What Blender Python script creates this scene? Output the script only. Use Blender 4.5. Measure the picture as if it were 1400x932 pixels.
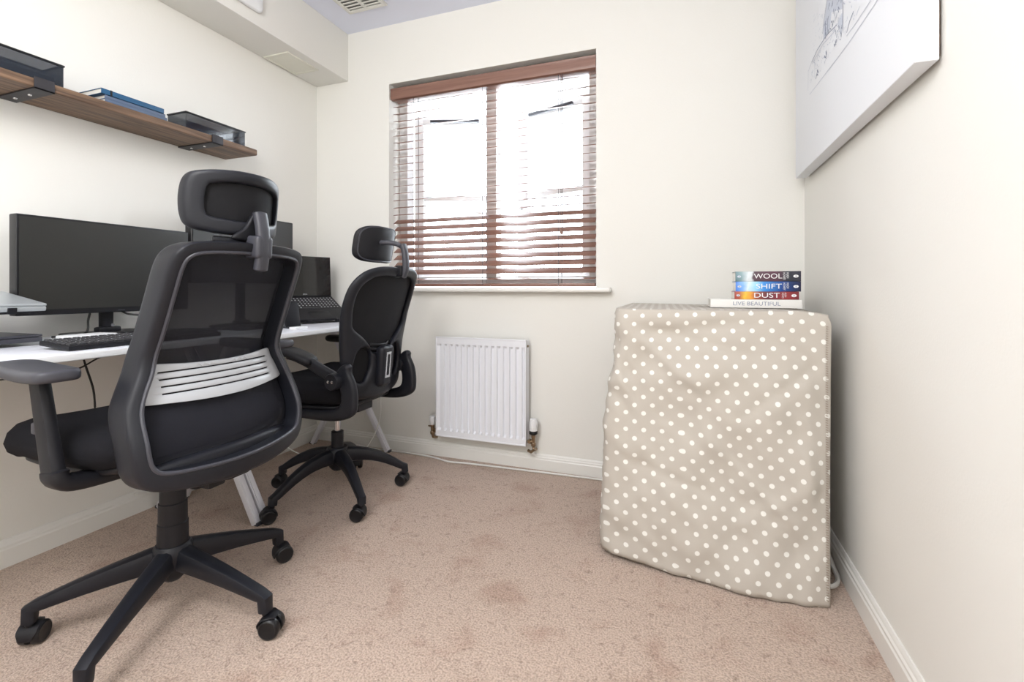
import bpy, bmesh, math, random
import numpy as np
from mathutils import Vector, Matrix, noise
from mathutils.geometry import delaunay_2d_cdt

S = bpy.context.scene
for o in list(bpy.data.objects): bpy.data.objects.remove(o)
C = S.collection
random.seed(4)
PI = math.pi

# ------------------------------------------------------------------ camera
cam = bpy.data.cameras.new('camera'); co = bpy.data.objects.new('camera', cam); C.objects.link(co)
co.location = (0, 0, .91); co.rotation_euler = (PI/2, 0, math.radians(20))
cam.sensor_width = 36; cam.lens = 36*646/1400; cam.shift_y = -73/1400; cam.clip_start = .02
S.camera = co

# ------------------------------------------------------------------ world, added fill lights, exposure
S.view_settings.view_transform = 'Standard'; S.view_settings.look = 'None'
S.view_settings.gamma = 1; S.view_settings.use_curve_mapping = False
S.view_settings.exposure = 0.10
w = bpy.data.worlds.new('sky'); S.world = w; w.use_nodes = True
bg = w.node_tree.nodes['Background']; bg.inputs[0].default_value = (.86, .93, 1, 1); bg.inputs[1].default_value = 12.0

def area(name, loc, size, power, rot=(0, 0, 0), col=(1, 1, 1), sy=None):
    l = bpy.data.lights.new(name, 'AREA'); l.energy = power; l.color = col; l.size = size
    if sy: l.shape = 'RECTANGLE'; l.size_y = sy
    o = bpy.data.objects.new(name, l); o.location = loc; o.rotation_euler = rot; C.objects.link(o)
    return o
pl = bpy.data.lights.new('added_bounce_fill', 'POINT'); pl.energy = 60; pl.color = (1, .985, .965); pl.shadow_soft_size = .28  # added point light standing in for flash bounced off the ceiling
po = bpy.data.objects.new('added_bounce_fill', pl); po.location = (-.68, -.30, 1.98); C.objects.link(po)
pl2 = bpy.data.lights.new('added_low_fill', 'POINT'); pl2.energy = 15; pl2.color = (1, .99, .975); pl2.shadow_soft_size = .35  # added fill behind the camera for low objects, no actual lamp there
po2 = bpy.data.objects.new('added_low_fill', pl2); po2.location = (-.75, -.85, 1.45); C.objects.link(po2)

# ------------------------------------------------------------------ materials
def mat(name, col, rough=.5, metal=0, bump=0, bscale=200, var=0, vscale=4, spec=.5, coat=0, detail=4, transp=0, sheen=0):
    m = bpy.data.materials.new(name); m.use_nodes = True
    nt = m.node_tree; b = nt.nodes['Principled BSDF']
    b.inputs['Base Color'].default_value = (*col, 1); b.inputs['Roughness'].default_value = rough
    b.inputs['Metallic'].default_value = metal; b.inputs['Specular IOR Level'].default_value = spec
    if coat: b.inputs['Coat Weight'].default_value = coat
    if sheen: b.inputs['Sheen Weight'].default_value = sheen
    tc = nt.nodes.new('ShaderNodeTexCoord')
    if var:
        n = nt.nodes.new('ShaderNodeTexNoise'); n.inputs['Scale'].default_value = vscale; n.inputs['Detail'].default_value = detail
        nt.links.new(tc.outputs['Object'], n.inputs['Vector'])
        r = nt.nodes.new('ShaderNodeValToRGB')
        r.color_ramp.elements[0].position = .3; r.color_ramp.elements[1].position = .7
        r.color_ramp.elements[0].color = (*[c*(1-var) for c in col], 1); r.color_ramp.elements[1].color = (*[min(1, c*(1+var)) for c in col], 1)
        nt.links.new(n.outputs[0], r.inputs[0]); nt.links.new(r.outputs[0], b.inputs['Base Color'])
    if bump:
        n = nt.nodes.new('ShaderNodeTexNoise'); n.inputs['Scale'].default_value = bscale; n.inputs['Detail'].default_value = 3
        nt.links.new(tc.outputs['Object'], n.inputs['Vector'])
        bp = nt.nodes.new('ShaderNodeBump'); bp.inputs['Strength'].default_value = bump; bp.inputs['Distance'].default_value = .002
        nt.links.new(n.outputs[0], bp.inputs['Height']); nt.links.new(bp.outputs[0], b.inputs['Normal'])
    if transp:
        t = nt.nodes.new('ShaderNodeBsdfTransparent'); mx = nt.nodes.new('ShaderNodeMixShader'); mx.inputs[0].default_value = transp
        out = nt.nodes['Material Output']
        nt.links.new(b.outputs[0], mx.inputs[1]); nt.links.new(t.outputs[0], mx.inputs[2]); nt.links.new(mx.outputs[0], out.inputs[0])
    return m

M = {}
M['wall'] = mat('cream_wall_paint', (.84, .83, .785), .85, bump=.15, bscale=160, spec=.2)
M['ceiling'] = mat('white_ceiling_paint', (.82, .85, .97), .9, spec=.2)
M['panelwhite'] = mat('access_panel_paint', (.80, .79, .70), .7)
M['skirt'] = mat('skirting_gloss', (.85, .84, .80), .35, coat=.2)
M['white'] = mat('white_plastic', (.85, .86, .87), .35)
M['upvc'] = mat('white_window_frame', (.84, .84, .85), .3, coat=.3)
M['radiator'] = mat('white_radiator_enamel', (.86, .875, .92), .3, coat=.2)
M['brass'] = mat('aged_brass', (.35, .26, .17), .35, metal=1)
M['black'] = mat('black_plastic', (.010, .010, .013), .45, spec=.3)
M['charcoal'] = mat('charcoal_nylon', (.011, .012, .017), .40, spec=.32, bump=.08, bscale=600)
M['grey'] = mat('grey_plastic', (.045, .046, .058), .42)
M['bezel'] = mat('monitor_bezel', (.008, .008, .010), .35, spec=.4)
M['screen'] = mat('matte_screen', (.014, .014, .012), .35, spec=.6)
M['glossscreen'] = mat('glossy_screen', (.006, .006, .007), .05, spec=.6)
M['seat'] = mat('black_seat_fabric', (.012, .012, .015), .95, bump=.4, bscale=900, spec=.15)
M['lumbar'] = mat('silver_grey_plastic', (.48, .50, .53), .28, coat=.3)
M['chrome'] = mat('chrome', (.6, .6, .62), .15, metal=1)
M['silver'] = mat('silver_aluminium', (.62, .66, .68), .35, metal=.55)
M['desk'] = mat('white_desk_laminate', (.80, .82, .88), .3)
M['deskleg'] = mat('white_leg_enamel', (.80, .80, .86), .35)
M['key'] = mat('keyboard_key', (.03, .03, .034), .5)
M['keyprint'] = mat('key_legend', (.55, .56, .58), .5)
M['steel'] = mat('black_iron', (.045, .043, .048), .5, metal=.5, bump=.2, bscale=80)
M['cablewhite'] = mat('white_cable', (.78, .77, .73), .5)
M['cableblack'] = mat('black_cable', (.02, .02, .02), .5)
M['paper'] = mat('page_block', (.82, .80, .74), .8, bump=.5, bscale=700)
M['canvas'] = mat('white_canvas', (.84, .86, .89), .8, bump=.3, bscale=900, spec=.1)
M['ink'] = mat('blue_grey_ink', (.30, .33, .42), .8)
M['inkpale'] = mat('pale_blue_grey_ink', (.60, .64, .72), .8)
M['navy'] = mat('blue_notebook_cover', (.015, .09, .20), .5)
M['slate'] = mat('slate_notebook_cover', (.10, .14, .22), .5)
M['smoke'] = mat('smoked_acrylic', (.015, .022, .034), .06, transp=.32, coat=.5)
M['mesh'] = mat('black_mesh_fabric', (.018, .019, .026), .75, transp=.26, bump=.3, bscale=900, spec=.2)
M['mesh2'] = mat('dense_black_mesh_fabric', (.012, .012, .014), .8, transp=.05, bump=.3, bscale=900, spec=.2)
M['vent'] = mat('vent_plastic', (.78, .78, .74), .5)
M['dark'] = mat('vent_duct_dark', (.25, .25, .24), .9)
M['red'] = mat('red_book_cover', (.35, .05, .05), .4)

def wood(name, c0, c1, rough=.55, axis='Y', scale=6):
    m = bpy.data.materials.new(name); m.use_nodes = True; nt = m.node_tree; b = nt.nodes['Principled BSDF']
    tc = nt.nodes.new('ShaderNodeTexCoord'); mp = nt.nodes.new('ShaderNodeMapping')
    sc = {'Y': (14, .8, 14), 'X': (.8, 14, 14)}[axis]; mp.inputs['Scale'].default_value = sc
    n = nt.nodes.new('ShaderNodeTexNoise'); n.inputs['Scale'].default_value = scale; n.inputs['Detail'].default_value = 8; n.inputs['Distortion'].default_value = .6
    r = nt.nodes.new('ShaderNodeValToRGB'); r.color_ramp.elements[0].position = .32; r.color_ramp.elements[1].position = .68
    r.color_ramp.elements[0].color = (*c0, 1); r.color_ramp.elements[1].color = (*c1, 1)
    bp = nt.nodes.new('ShaderNodeBump'); bp.inputs['Strength'].default_value = .25; bp.inputs['Distance'].default_value = .002
    L = nt.links.new
    L(tc.outputs['Object'], mp.inputs[0]); L(mp.outputs[0], n.inputs['Vector']); L(n.outputs[0], r.inputs[0]); L(r.outputs[0], b.inputs['Base Color'])
    L(n.outputs[0], bp.inputs['Height']); L(bp.outputs[0], b.inputs['Normal']); b.inputs['Roughness'].default_value = rough
    return m
M['shelfwood'] = wood('rustic_shelf_wood', (.075, .042, .025), (.23, .14, .085))
M['blindwood'] = wood('brown_blind_wood', (.19, .092, .066), (.28, .15, .11), .35, 'X', 4)

def carpet_mat():
    m = bpy.data.materials.new('beige_pink_carpet'); m.use_nodes = True; nt = m.node_tree; b = nt.nodes['Principled BSDF']; L = nt.links.new
    tc = nt.nodes.new('ShaderNodeTexCoord')
    def nz(s, d, dist=0):
        n = nt.nodes.new('ShaderNodeTexNoise'); n.inputs['Scale'].default_value = s; n.inputs['Detail'].default_value = d; n.inputs['Distortion'].default_value = dist
        L(tc.outputs['Object'], n.inputs['Vector']); return n
    big = nz(7, 8, .5); mid = nz(48, 6, 1.0); fine = nz(190, 4)
    r1 = nt.nodes.new('ShaderNodeValToRGB'); e = r1.color_ramp.elements
    e[0].position = .30; e[0].color = (.55, .40, .32, 1); e[1].position = .46; e[1].color = (.655, .515, .425, 1)
    L(big.outputs[0], r1.inputs[0])
    r2 = nt.nodes.new('ShaderNodeValToRGB'); e = r2.color_ramp.elements
    e[0].position = .27; e[0].color = (.62, .58, .56, 1); e[1].position = .45; e[1].color = (1, 1, 1, 1)
    L(mid.outputs[0], r2.inputs[0])
    r3 = nt.nodes.new('ShaderNodeValToRGB'); e = r3.color_ramp.elements
    e[0].position = .34; e[0].color = (.55, .52, .50, 1); e[1].position = .60; e[1].color = (1.0, 1.0, 1.0, 1)
    L(fine.outputs[0], r3.inputs[0])
    def mul(a, c, f):
        x = nt.nodes.new('ShaderNodeMix'); x.data_type = 'RGBA'; x.blend_type = 'MULTIPLY'; x.inputs[0].default_value = f
        L(a, x.inputs[6]); L(c, x.inputs[7]); return x.outputs[2]
    c = mul(mul(r1.outputs[0], r2.outputs[0], .8), r3.outputs[0], .8)
    L(c, b.inputs['Base Color']); b.inputs['Roughness'].default_value = 1; b.inputs['Specular IOR Level'].default_value = .05
    b.inputs['Sheen Weight'].default_value = .15
    bp = nt.nodes.new('ShaderNodeBump'); bp.inputs['Strength'].default_value = .9; bp.inputs['Distance'].default_value = .005
    ad = nt.nodes.new('ShaderNodeMath'); ad.operation = 'ADD'; L(mid.outputs[0], ad.inputs[0]); L(fine.outputs[0], ad.inputs[1])
    L(ad.outputs[0], bp.inputs['Height']); L(bp.outputs[0], b.inputs['Normal'])
    return m
M['carpet'] = carpet_mat()

def dots_mat():
    m = bpy.data.materials.new('beige_polka_dot_cotton'); m.use_nodes = True; nt = m.node_tree; b = nt.nodes['Principled BSDF']; L = nt.links.new
    uv = nt.nodes.new('ShaderNodeUVMap'); uv.uv_map = 'UVMap'
    mp = nt.nodes.new('ShaderNodeMapping'); mp.inputs['Rotation'].default_value = (0, 0, math.radians(-2.5)); L(uv.outputs[0], mp.inputs[0])
    def grid(off):
        a = nt.nodes.new('ShaderNodeVectorMath'); a.operation = 'ADD'; a.inputs[1].default_value = (off[0], off[1], 0); L(mp.outputs[0], a.inputs[0])
        d = nt.nodes.new('ShaderNodeVectorMath'); d.operation = 'DIVIDE'; d.inputs[1].default_value = (.0545, .0545, 1); L(a.outputs[0], d.inputs[0])
        f = nt.nodes.new('ShaderNodeVectorMath'); f.operation = 'FRACTION'; L(d.outputs[0], f.inputs[0])
        s = nt.nodes.new('ShaderNodeVectorMath'); s.operation = 'DISTANCE'; s.inputs[1].default_value = (.5, .5, 0); L(f.outputs[0], s.inputs[0])
        return s.outputs['Value']
    mn = nt.nodes.new('ShaderNodeMath'); mn.operation = 'MINIMUM'; L(grid((0, 0)), mn.inputs[0]); L(grid((.02725, .02725)), mn.inputs[1])
    r = nt.nodes.new('ShaderNodeValToRGB'); e = r.color_ramp.elements
    e[0].position = .126; e[0].color = (.84, .83, .78, 1); e[1].position = .142; e[1].color = (.525, .485, .43, 1)
    L(mn.outputs[0], r.inputs[0]); L(r.outputs[0], b.inputs['Base Color'])
    b.inputs['Roughness'].default_value = .9; b.inputs['Specular IOR Level'].default_value = .15
    tc = nt.nodes.new('ShaderNodeTexCoord')
    n = nt.nodes.new('ShaderNodeTexNoise'); n.inputs['Scale'].default_value = 600; L(tc.outputs['Object'], n.inputs['Vector'])
    bp = nt.nodes.new('ShaderNodeBump'); bp.inputs['Strength'].default_value = .3; bp.inputs['Distance'].default_value = .001
    L(n.outputs[0], bp.inputs['Height']); L(bp.outputs[0], b.inputs['Normal'])
    return m
M['dots'] = dots_mat()

def ramp_mat(name, stops, length, rough=.35):
    """printed spine: colours run along the object's own X axis, 0..length"""
    m = bpy.data.materials.new(name); m.use_nodes = True; nt = m.node_tree; b = nt.nodes['Principled BSDF']; L = nt.links.new
    tc = nt.nodes.new('ShaderNodeTexCoord'); sp = nt.nodes.new('ShaderNodeSeparateXYZ'); L(tc.outputs['Object'], sp.inputs[0])
    n = nt.nodes.new('ShaderNodeTexNoise'); n.inputs['Scale'].default_value = 40; L(tc.outputs['Object'], n.inputs['Vector'])
    d = nt.nodes.new('ShaderNodeMath'); d.operation = 'DIVIDE'; d.inputs[1].default_value = length; L(sp.outputs[0], d.inputs[0])
    k = nt.nodes.new('ShaderNodeMath'); k.operation = 'MULTIPLY_ADD'; k.inputs[1].default_value = .10; L(n.outputs[0], k.inputs[0]); L(d.outputs[0], k.inputs[2])
    s = nt.nodes.new('ShaderNodeMath'); s.operation = 'SUBTRACT'; s.inputs[1].default_value = .05; L(k.outputs[0], s.inputs[0])
    r = nt.nodes.new('ShaderNodeValToRGB'); e = r.color_ramp.elements
    e[0].position = stops[0][0]; e[0].color = (*stops[0][1], 1); e[1].position = stops[-1][0]; e[1].color = (*stops[-1][1], 1)
    for p, c in stops[1:-1]: q = e.new(p); q.color = (*c, 1)
    L(s.outputs[0], r.inputs[0]); L(r.outputs[0], b.inputs['Base Color']); b.inputs['Roughness'].default_value = rough
    return m

def glass_mat():
    m = bpy.data.materials.new('window_glass'); m.use_nodes = True; nt = m.node_tree
    for n in list(nt.nodes):
        if n.type == 'BSDF_PRINCIPLED': nt.nodes.remove(n)
    t = nt.nodes.new('ShaderNodeBsdfTransparent'); t.inputs[0].default_value = (.97, .98, .98, 1)
    g = nt.nodes.new('ShaderNodeBsdfGlossy'); g.inputs['Roughness'].default_value = .02
    f = nt.nodes.new('ShaderNodeFresnel'); f.inputs[0].default_value = 1.45
    mx = nt.nodes.new('ShaderNodeMixShader'); L = nt.links.new
    L(f.outputs[0], mx.inputs[0]); L(t.outputs[0], mx.inputs[1]); L(g.outputs[0], mx.inputs[2]); L(mx.outputs[0], nt.nodes['Material Output'].inputs[0])
    return m
M['glass'] = glass_mat()

# ------------------------------------------------------------------ helpers
def empty(name, loc=(0, 0, 0), rz=0, label=None, cat=None, group=None):
    o = bpy.data.objects.new(name, None); o.location = loc; o.rotation_euler = (0, 0, rz); o.empty_display_size = .05; C.objects.link(o)
    tag(o, label, cat, group); return o
def tag(o, label=None, cat=None, group=None, kind=None):
    if label: o['label'] = label
    if cat: o['category'] = cat
    if group: o['group'] = group
    if kind: o['kind'] = kind
    return o

class MB:
    """collects shapes for one mesh object"""
    def __init__(s): s.v = []; s.f = []; s.m = Matrix.Identity(4)
    def add(s, vs, fs):
        n = len(s.v); s.v += [tuple(s.m @ Vector(p)) for p in vs]; s.f += [tuple(i+n for i in f) for f in fs]; return s
    def box(s, c, d, bev=0, rot=None, seg=2):
        bm = bmesh.new(); bmesh.ops.create_cube(bm, size=1)
        for v in bm.verts: v.co = Vector((v.co.x*d[0], v.co.y*d[1], v.co.z*d[2]))
        if bev: bmesh.ops.bevel(bm, geom=list(bm.edges), offset=min(bev, min(d)*.49), segments=seg, profile=.6, affect='EDGES')
        T = Matrix.Translation(c) @ (rot if rot else Matrix.Identity(4))
        bm.verts.index_update()
        s.add([T @ v.co for v in bm.verts], [[v.index for v in f.verts] for f in bm.faces]); bm.free(); return s
    def b2(s, p, q, bev=0, seg=2):
        return s.box([(a+b)/2 for a, b in zip(p, q)], [abs(b-a) for a, b in zip(p, q)], bev, None, seg)
    def sweep(s, path, sizes, up=(0, 0, 1), n=12, p=2.0, dome=True):
        P = [Vector(a) for a in path]; k = len(P)
        if not isinstance(sizes, list): sizes = [sizes]*k
        sizes = [(a, a) if not isinstance(a, tuple) else a for a in sizes]
        up = Vector(up); rings = []
        T = [((P[min(i+1, k-1)]-P[max(i-1, 0)]).normalized()) for i in range(k)]
        fr = []
        for t in T:
            sd = t.cross(up)
            if sd.length < 1e-3: sd = t.cross(Vector((1, 0, .01)))
            sd.normalize(); nn = sd.cross(t).normalized(); fr.append((sd, nn))
        def ring(c, sd, nn, a, b):
            o = []
            for j in range(n):
                th = 2*PI*(j+.5)/n; cx, sx = math.cos(th), math.sin(th)
                x = math.copysign(abs(cx)**(2/p), cx); y = math.copysign(abs(sx)**(2/p), sx)
                o.append(c+sd*(a*x)+nn*(b*y))
            return o
        if dome:
            a, b = sizes[0]; r = min(a, b)
            for q in (.35, .75): rings.append(ring(P[0]-T[0]*(r*.45*(1-q)), *fr[0], a*q**.5, b*q**.5))
        for i in range(k): rings.append(ring(P[i], *fr[i], *sizes[i]))
        if dome:
            a, b = sizes[-1]; r = min(a, b)
            for q in (.75, .35): rings.append(ring(P[-1]+T[-1]*(r*.45*(1-q)), *fr[-1], a*q**.5, b*q**.5))
        vs = [v for r in rings for v in r]; fs = []
        for i in range(len(rings)-1):
            for j in range(n):
                a = i*n+j; b = i*n+(j+1) % n; fs.append((a, a+n, b+n, b))
        fs.append(tuple(range(n))); fs.append(tuple(reversed(range(len(vs)-n, len(vs)))))
        return s.add(vs, fs)
    def lathe(s, prof, c=(0, 0, 0), axis='Z', n=20, rot=None):
        R = {'Z': Matrix.Identity(4), 'X': Matrix.Rotation(PI/2, 4, 'Y'), 'Y': Matrix.Rotation(-PI/2, 4, 'X')}[axis]
        T = Matrix.Translation(c) @ (rot if rot else R); vs = []; fs = []
        for r, z in prof:
            for j in range(n):
                th = 2*PI*j/n; vs.append(T @ Vector((r*math.cos(th), r*math.sin(th), z)))
        for i in range(len(prof)-1):
            for j in range(n):
                a = i*n+j; b = i*n+(j+1) % n; fs.append((a, b, b+n, a+n))
        fs.append(tuple(reversed(range(n)))); fs.append(tuple(range(len(vs)-n, len(vs))))
        return s.add(vs, fs)
    def plate(s, outer, holes, f, half, r=None, step=.02, pw=2.):
        """plate of outline `outer` (u,v) with holes, rounded edges, mapped by f(u,v,offset)"""
        r = r or half
        loops = [np.array(outer, float)]+[np.array(h, float) for h in holes]
        A = np.concatenate(loops); B = np.concatenate([np.roll(l, -1, 0) for l in loops])
        def dist(P):
            P = np.asarray(P, float); d = np.full(len(P), 9.)
            for a, b in zip(A, B):
                ab = b-a; t = np.clip(((P-a)@ab)/max(ab@ab, 1e-12), 0, 1); d = np.minimum(d, np.linalg.norm(P-a-t[:, None]*ab, axis=1))
            return d
        def inside(P):
            P = np.asarray(P, float); c = np.zeros(len(P), int)
            for a, b in zip(A, B):
                k = (a[1] > P[:, 1]) != (b[1] > P[:, 1])
                with np.errstate(divide='ignore', invalid='ignore'): xx = (b[0]-a[0])*(P[:, 1]-a[1])/(b[1]-a[1])+a[0]
                c += (k & (P[:, 0] < xx))
            return c % 2 == 1
        pts = []
        for l in loops:
            nx = np.roll(l, -1, 0); pv = np.roll(l, 1, 0); t = nx-pv; t /= np.maximum(np.linalg.norm(t, axis=1)[:, None], 1e-9)
            nn = np.stack([-t[:, 1], t[:, 0]], 1)
            for off in ((.12*r, .42*r, r) if pw == 2 else (.03*r, .12*r, .4*r, r)):
                for sg in (1, -1):
                    q = l+nn*sg*off
                    ok = inside(q) & (dist(q) > .9*off); pts += list(q[ok])
        lo = loops[0].min(0); hi = loops[0].max(0)
        g = np.array([(x, y) for x in np.arange(lo[0]+step/2, hi[0], step) for y in np.arange(lo[1]+step/2, hi[1], step)])
        if len(g):
            ok = inside(g) & (dist(g) > r+step*.45); pts += list(g[ok])
        base = np.concatenate(loops); allp = np.concatenate([base, np.array(pts).reshape(-1, 2)])
        edges = []; k = 0
        for l in loops:
            n = len(l); edges += [(k+i, k+(i+1) % n) for i in range(n)]; k += n
        vs, es, fs, *_ = delaunay_2d_cdt([Vector(p) for p in allp], edges, [], 0, 1e-6)
        V = np.array([tuple(v) for v in vs]); F = [fc for fc in fs if len(fc) == 3]
        cen = np.array([V[list(fc)].mean(0) for fc in F]); ok = inside(cen); F = [fc for fc, o in zip(F, ok) if o]
        d = dist(V); h = half*np.clip(1-(1-np.clip(d/r, 0, 1))**pw, 0, 1)**(1/pw)
        out = []; ia = []; ib = []
        for p, hh, dd in zip(V, h, d):
            if dd < 1e-5: ia.append(len(out)); ib.append(len(out)); out.append(f(p[0], p[1], 0))
            else: ia.append(len(out)); out.append(f(p[0], p[1], hh)); ib.append(len(out)); out.append(f(p[0], p[1], -hh))
        fc = [tuple(ia[i] for i in t) for t in F]+[tuple(ib[i] for i in reversed(t)) for t in F]
        return s.add(out, fc)
    def out(s, name, m, parent=None, smooth=35, uv=None):
        me = bpy.data.meshes.new(name); me.from_pydata(s.v, [], s.f); me.validate()
        bm = bmesh.new(); bm.from_mesh(me); bmesh.ops.recalc_face_normals(bm, faces=list(bm.faces)); bm.to_mesh(me); bm.free()
        if smooth:
            me.shade_smooth(); me.set_sharp_from_angle(angle=math.radians(smooth))
        me.materials.append(m)
        o = bpy.data.objects.new(name, me); C.objects.link(o)
        if parent: o.parent = parent
        return o

def cr(pts, n=6, closed=True):
    """Catmull-Rom through 2D/3D points"""
    P = [Vector(p) for p in pts]; k = len(P); o = []
    for i in range(k if closed else k-1):
        p0, p1, p2, p3 = (P[(i-1) % k], P[i], P[(i+1) % k], P[(i+2) % k]) if closed else (P[max(i-1, 0)], P[i], P[i+1], P[min(i+2, k-1)])
        for j in range(n):
            t = j/n
            o.append(.5*((2*p1)+(p2-p0)*t+(2*p0-5*p1+4*p2-p3)*t*t+(3*p1-p0-3*p2+p3)*t**3))
    if not closed: o.append(P[-1].copy())
    return o
def mirror(half):
    """half outline from top centre to bottom centre (u>=0) -> closed outline"""
    L = [(-u, v) for u, v in reversed(half) if u > 1e-6]
    return list(half)+L
def rrect(x0, y0, x1, y1, r, n=5):
    o = []
    for cx, cy, a in ((x1-r, y1-r, 0), (x0+r, y1-r, 90), (x0+r, y0+r, 180), (x1-r, y0+r, 270)):
        for i in range(n+1):
            t = math.radians(a+90*i/n); o.append((cx+r*math.cos(t), cy+r*math.sin(t)))
    return o
def densify(l, step):
    o = []; n = len(l)
    for i in range(n):
        a = Vector(l[i]); b = Vector(l[(i+1) % n]); k = max(1, int((b-a).length/step))
        o += [a+(b-a)*(j/k) for j in range(k)]
    return o
def interp(x, xs, ys): return float(np.interp(x, xs, ys))
def spl(xs, ys):
    """smooth 1-D curve through points (sorted xs)"""
    xs = np.array(xs, float); ys = np.array(ys, float); X = np.linspace(xs[0], xs[-1], 200); Y = np.interp(X, xs, ys)
    k = np.hanning(31); k /= k.sum(); Y = np.convolve(np.pad(Y, 15, mode='edge'), k, 'valid')
    return lambda x: float(np.interp(x, X, Y))
def cable(name, pts, r, m, parent=None, n=6):
    b = MB(); b.sweep(cr(pts, 8, False), r, n=n); return b.out(name, m, parent, 60)
def struct(o, kind='structure'): o['kind'] = kind; return o
def text(name, body, m, parent, loc, rot, size, width=None, extrude=.0002, align='LEFT'):
    c = bpy.data.curves.new(name, 'FONT'); c.body = body; c.size = size; c.extrude = extrude; c.align_x = align; c.align_y = 'CENTER'
    t = bpy.data.objects.new(name, c); C.objects.link(t); bpy.context.view_layer.update()
    dg = bpy.context.evaluated_depsgraph_get(); me = bpy.data.meshes.new_from_object(t.evaluated_get(dg)); C.objects.unlink(t); bpy.data.objects.remove(t)
    xs = [v.co.x for v in me.vertices]
    if width and xs:
        k = width/(max(xs)-min(xs)); x0 = min(xs)
        for v in me.vertices: v.co.x = (v.co.x-x0)*k
    me.materials.clear(); me.materials.append(m); o = bpy.data.objects.new(name, me); C.objects.link(o)
    o.location = loc; o.rotation_euler = rot; o.parent = parent; return o

# ================================================================== SETTING
XL, XR, YB, ZC, YF = -2.085, .475, 2.28, 2.397, -1.3
WX0, WX1, WZ0, WZ1 = -1.572, -.398, .895, 2.063
b = MB(); b.b2((XL-.12, YF-.12, -.1), (XR+.12, YB+.3, 0)); struct(b.out('floor', M['carpet'], smooth=0))
b = MB(); b.b2((XL-.12, YF-.12, ZC), (XR+.12, YB+.3, ZC+.1)); struct(b.out('ceiling', M['ceiling'], smooth=0))
b = MB(); b.b2((XL-.12, YF-.12, 0), (XL, YB, ZC)); struct(b.out('wall_left', M['wall'], smooth=0))
b = MB(); b.b2((XR, YF-.12, 0), (XR+.12, YB, ZC)); struct(b.out('wall_right', M['wall'], smooth=0))
b = MB(); b.b2((XL, YF-.12, 0), (XR, YF, ZC)); struct(b.out('wall_front', M['wall'], smooth=0))
b = MB()
b.b2((XL-.12, YB, 0), (WX0, YB+.3, ZC)); b.b2((WX1, YB, 0), (XR+.12, YB+.3, ZC))
b.b2((WX0, YB, 0), (WX1, YB+.3, WZ0)); b.b2((WX0, YB, WZ1), (WX1, YB+.3, ZC))
struct(b.out('wall_back', M['wall'], smooth=0))
b = MB(); b.b2((XL, YF, 2.12), (-1.854, YB, ZC), .004); boxing = struct(b.out('trim_1', M['wall'], smooth=30)); tag(boxing, 'boxed-in bulkhead along the top of the left wall')

def skirting(name, p, q, nrm, h):
    p = Vector(p); q = Vector(q); nrm = Vector(nrm); prof = [(0, 0), (.016, 0), (.016, h*.66), (.013, h*.72), (.013, h*.80), (.009, h*.86), (.008, h*.93), (.004, h), (0, h)]
    vs = []; k = len(prof)
    for e in (p, q):
        for d, z in prof: vs.append(e+nrm*d+Vector((0, 0, z)))
    fs = [(i, (i+1) % k, (i+1) % k+k, i+k) for i in range(k)]+[tuple(range(k)), tuple(reversed(range(k, 2*k)))]
    b = MB(); b.add(vs, fs); return struct(b.out(name, M['skirt'], smooth=25))
skirting('baseboard_left', (XL, YF, 0), (XL, YB, 0), (1, 0, 0), .088)
skirting('baseboard_back', (XL, YB, 0), (XR, YB, 0), (0, -1, 0), .076)
skirting('baseboard_right', (XR, YF, 0), (XR, YB, 0), (-1, 0, 0), .086)

# ---- window: outer frame, two casements standing ajar outwards, sill board
def ring_box(b, x0, x1, z0, z1, y0, y1, t, bev=.004):
    b.b2((x0, y0, z0), (x0+t, y1, z1), bev); b.b2((x1-t, y0, z0), (x1, y1, z1), bev)
    b.b2((x0+t*.9, y0, z0), (x1-t*.9, y1, z0+t), bev); b.b2((x0+t*.9, y0, z1-t), (x1-t*.9, y1, z1), bev)
b = MB(); ring_box(b, WX0, WX1, .915, WZ1, 2.385, 2.455, .055)
b.b2((-1.018, 2.385, .95), (-.958, 2.455, 2.03), .004)
win = struct(b.out('window_1', M['upvc'])); tag(win, 'white window with two casements standing ajar')
def sash(hx, sgn, ang, wd):
    """casement hinged at x=hx, leaf runs to +sgn, swung outwards by ang"""
    z0, z1 = .955, 1.935
    b = MB(); T = Matrix.Translation((hx, 2.458, 0)) @ Matrix.Rotation(sgn*ang, 4, 'Z')
    b.m = T; a, c = (0, wd) if sgn > 0 else (-wd, 0)
    ring_box(b, a, c, z0, z1, 0, .055, .055, .006); b.b2((a+.05, .012, 1.428), (c-.05, .045, 1.458), .004)
    o = b.out('sash', M['upvc'], win)
    g = MB(); g.m = T; g.b2((a+.05, .024, z0+.05), (c-.05, .030, z1-.05)); g.out('glass', M['glass'], o, smooth=0)
    h = MB(); h.m = T; xx = c-.03 if sgn > 0 else a+.03
    h.box((xx, -.012, 1.36), (.022, .02, .05), .005); h.box((xx-sgn*.04, -.026, 1.345), (.10, .012, .018), .005, Matrix.Rotation(.12, 4, 'Y'))
    h.out('window_handle', M['white'], o)
    s_ = MB(); s_.m = T; s_.b2((a+.1, -.03, z1-.05), (c-.1, -.012, z1-.035), .002); s_.out('stay_arm', M['grey'], o)
sash(-1.515, 1, math.radians(17), .49)
sash(-.455, -1, math.radians(19), .49)
b = MB(); b.b2((-1.50, 2.40, 1.985), (-1.10, 2.384, 2.005), .003); b.b2((-.90, 2.40, 1.985), (-.50, 2.384, 2.005), .003); b.out('trickle_vent', M['upvc'], win)
b = MB(); b.b2((WX0-.005, 2.225, .887), (WX1+.075, YB+.001, .911), .010, 4); b.b2((WX0, YB-.01, .887), (WX1, 2.40, .911))
struct(b.out('trim_2', M['skirt'])); tag(bpy.data.objects['trim_2'], 'white window sill board')

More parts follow.
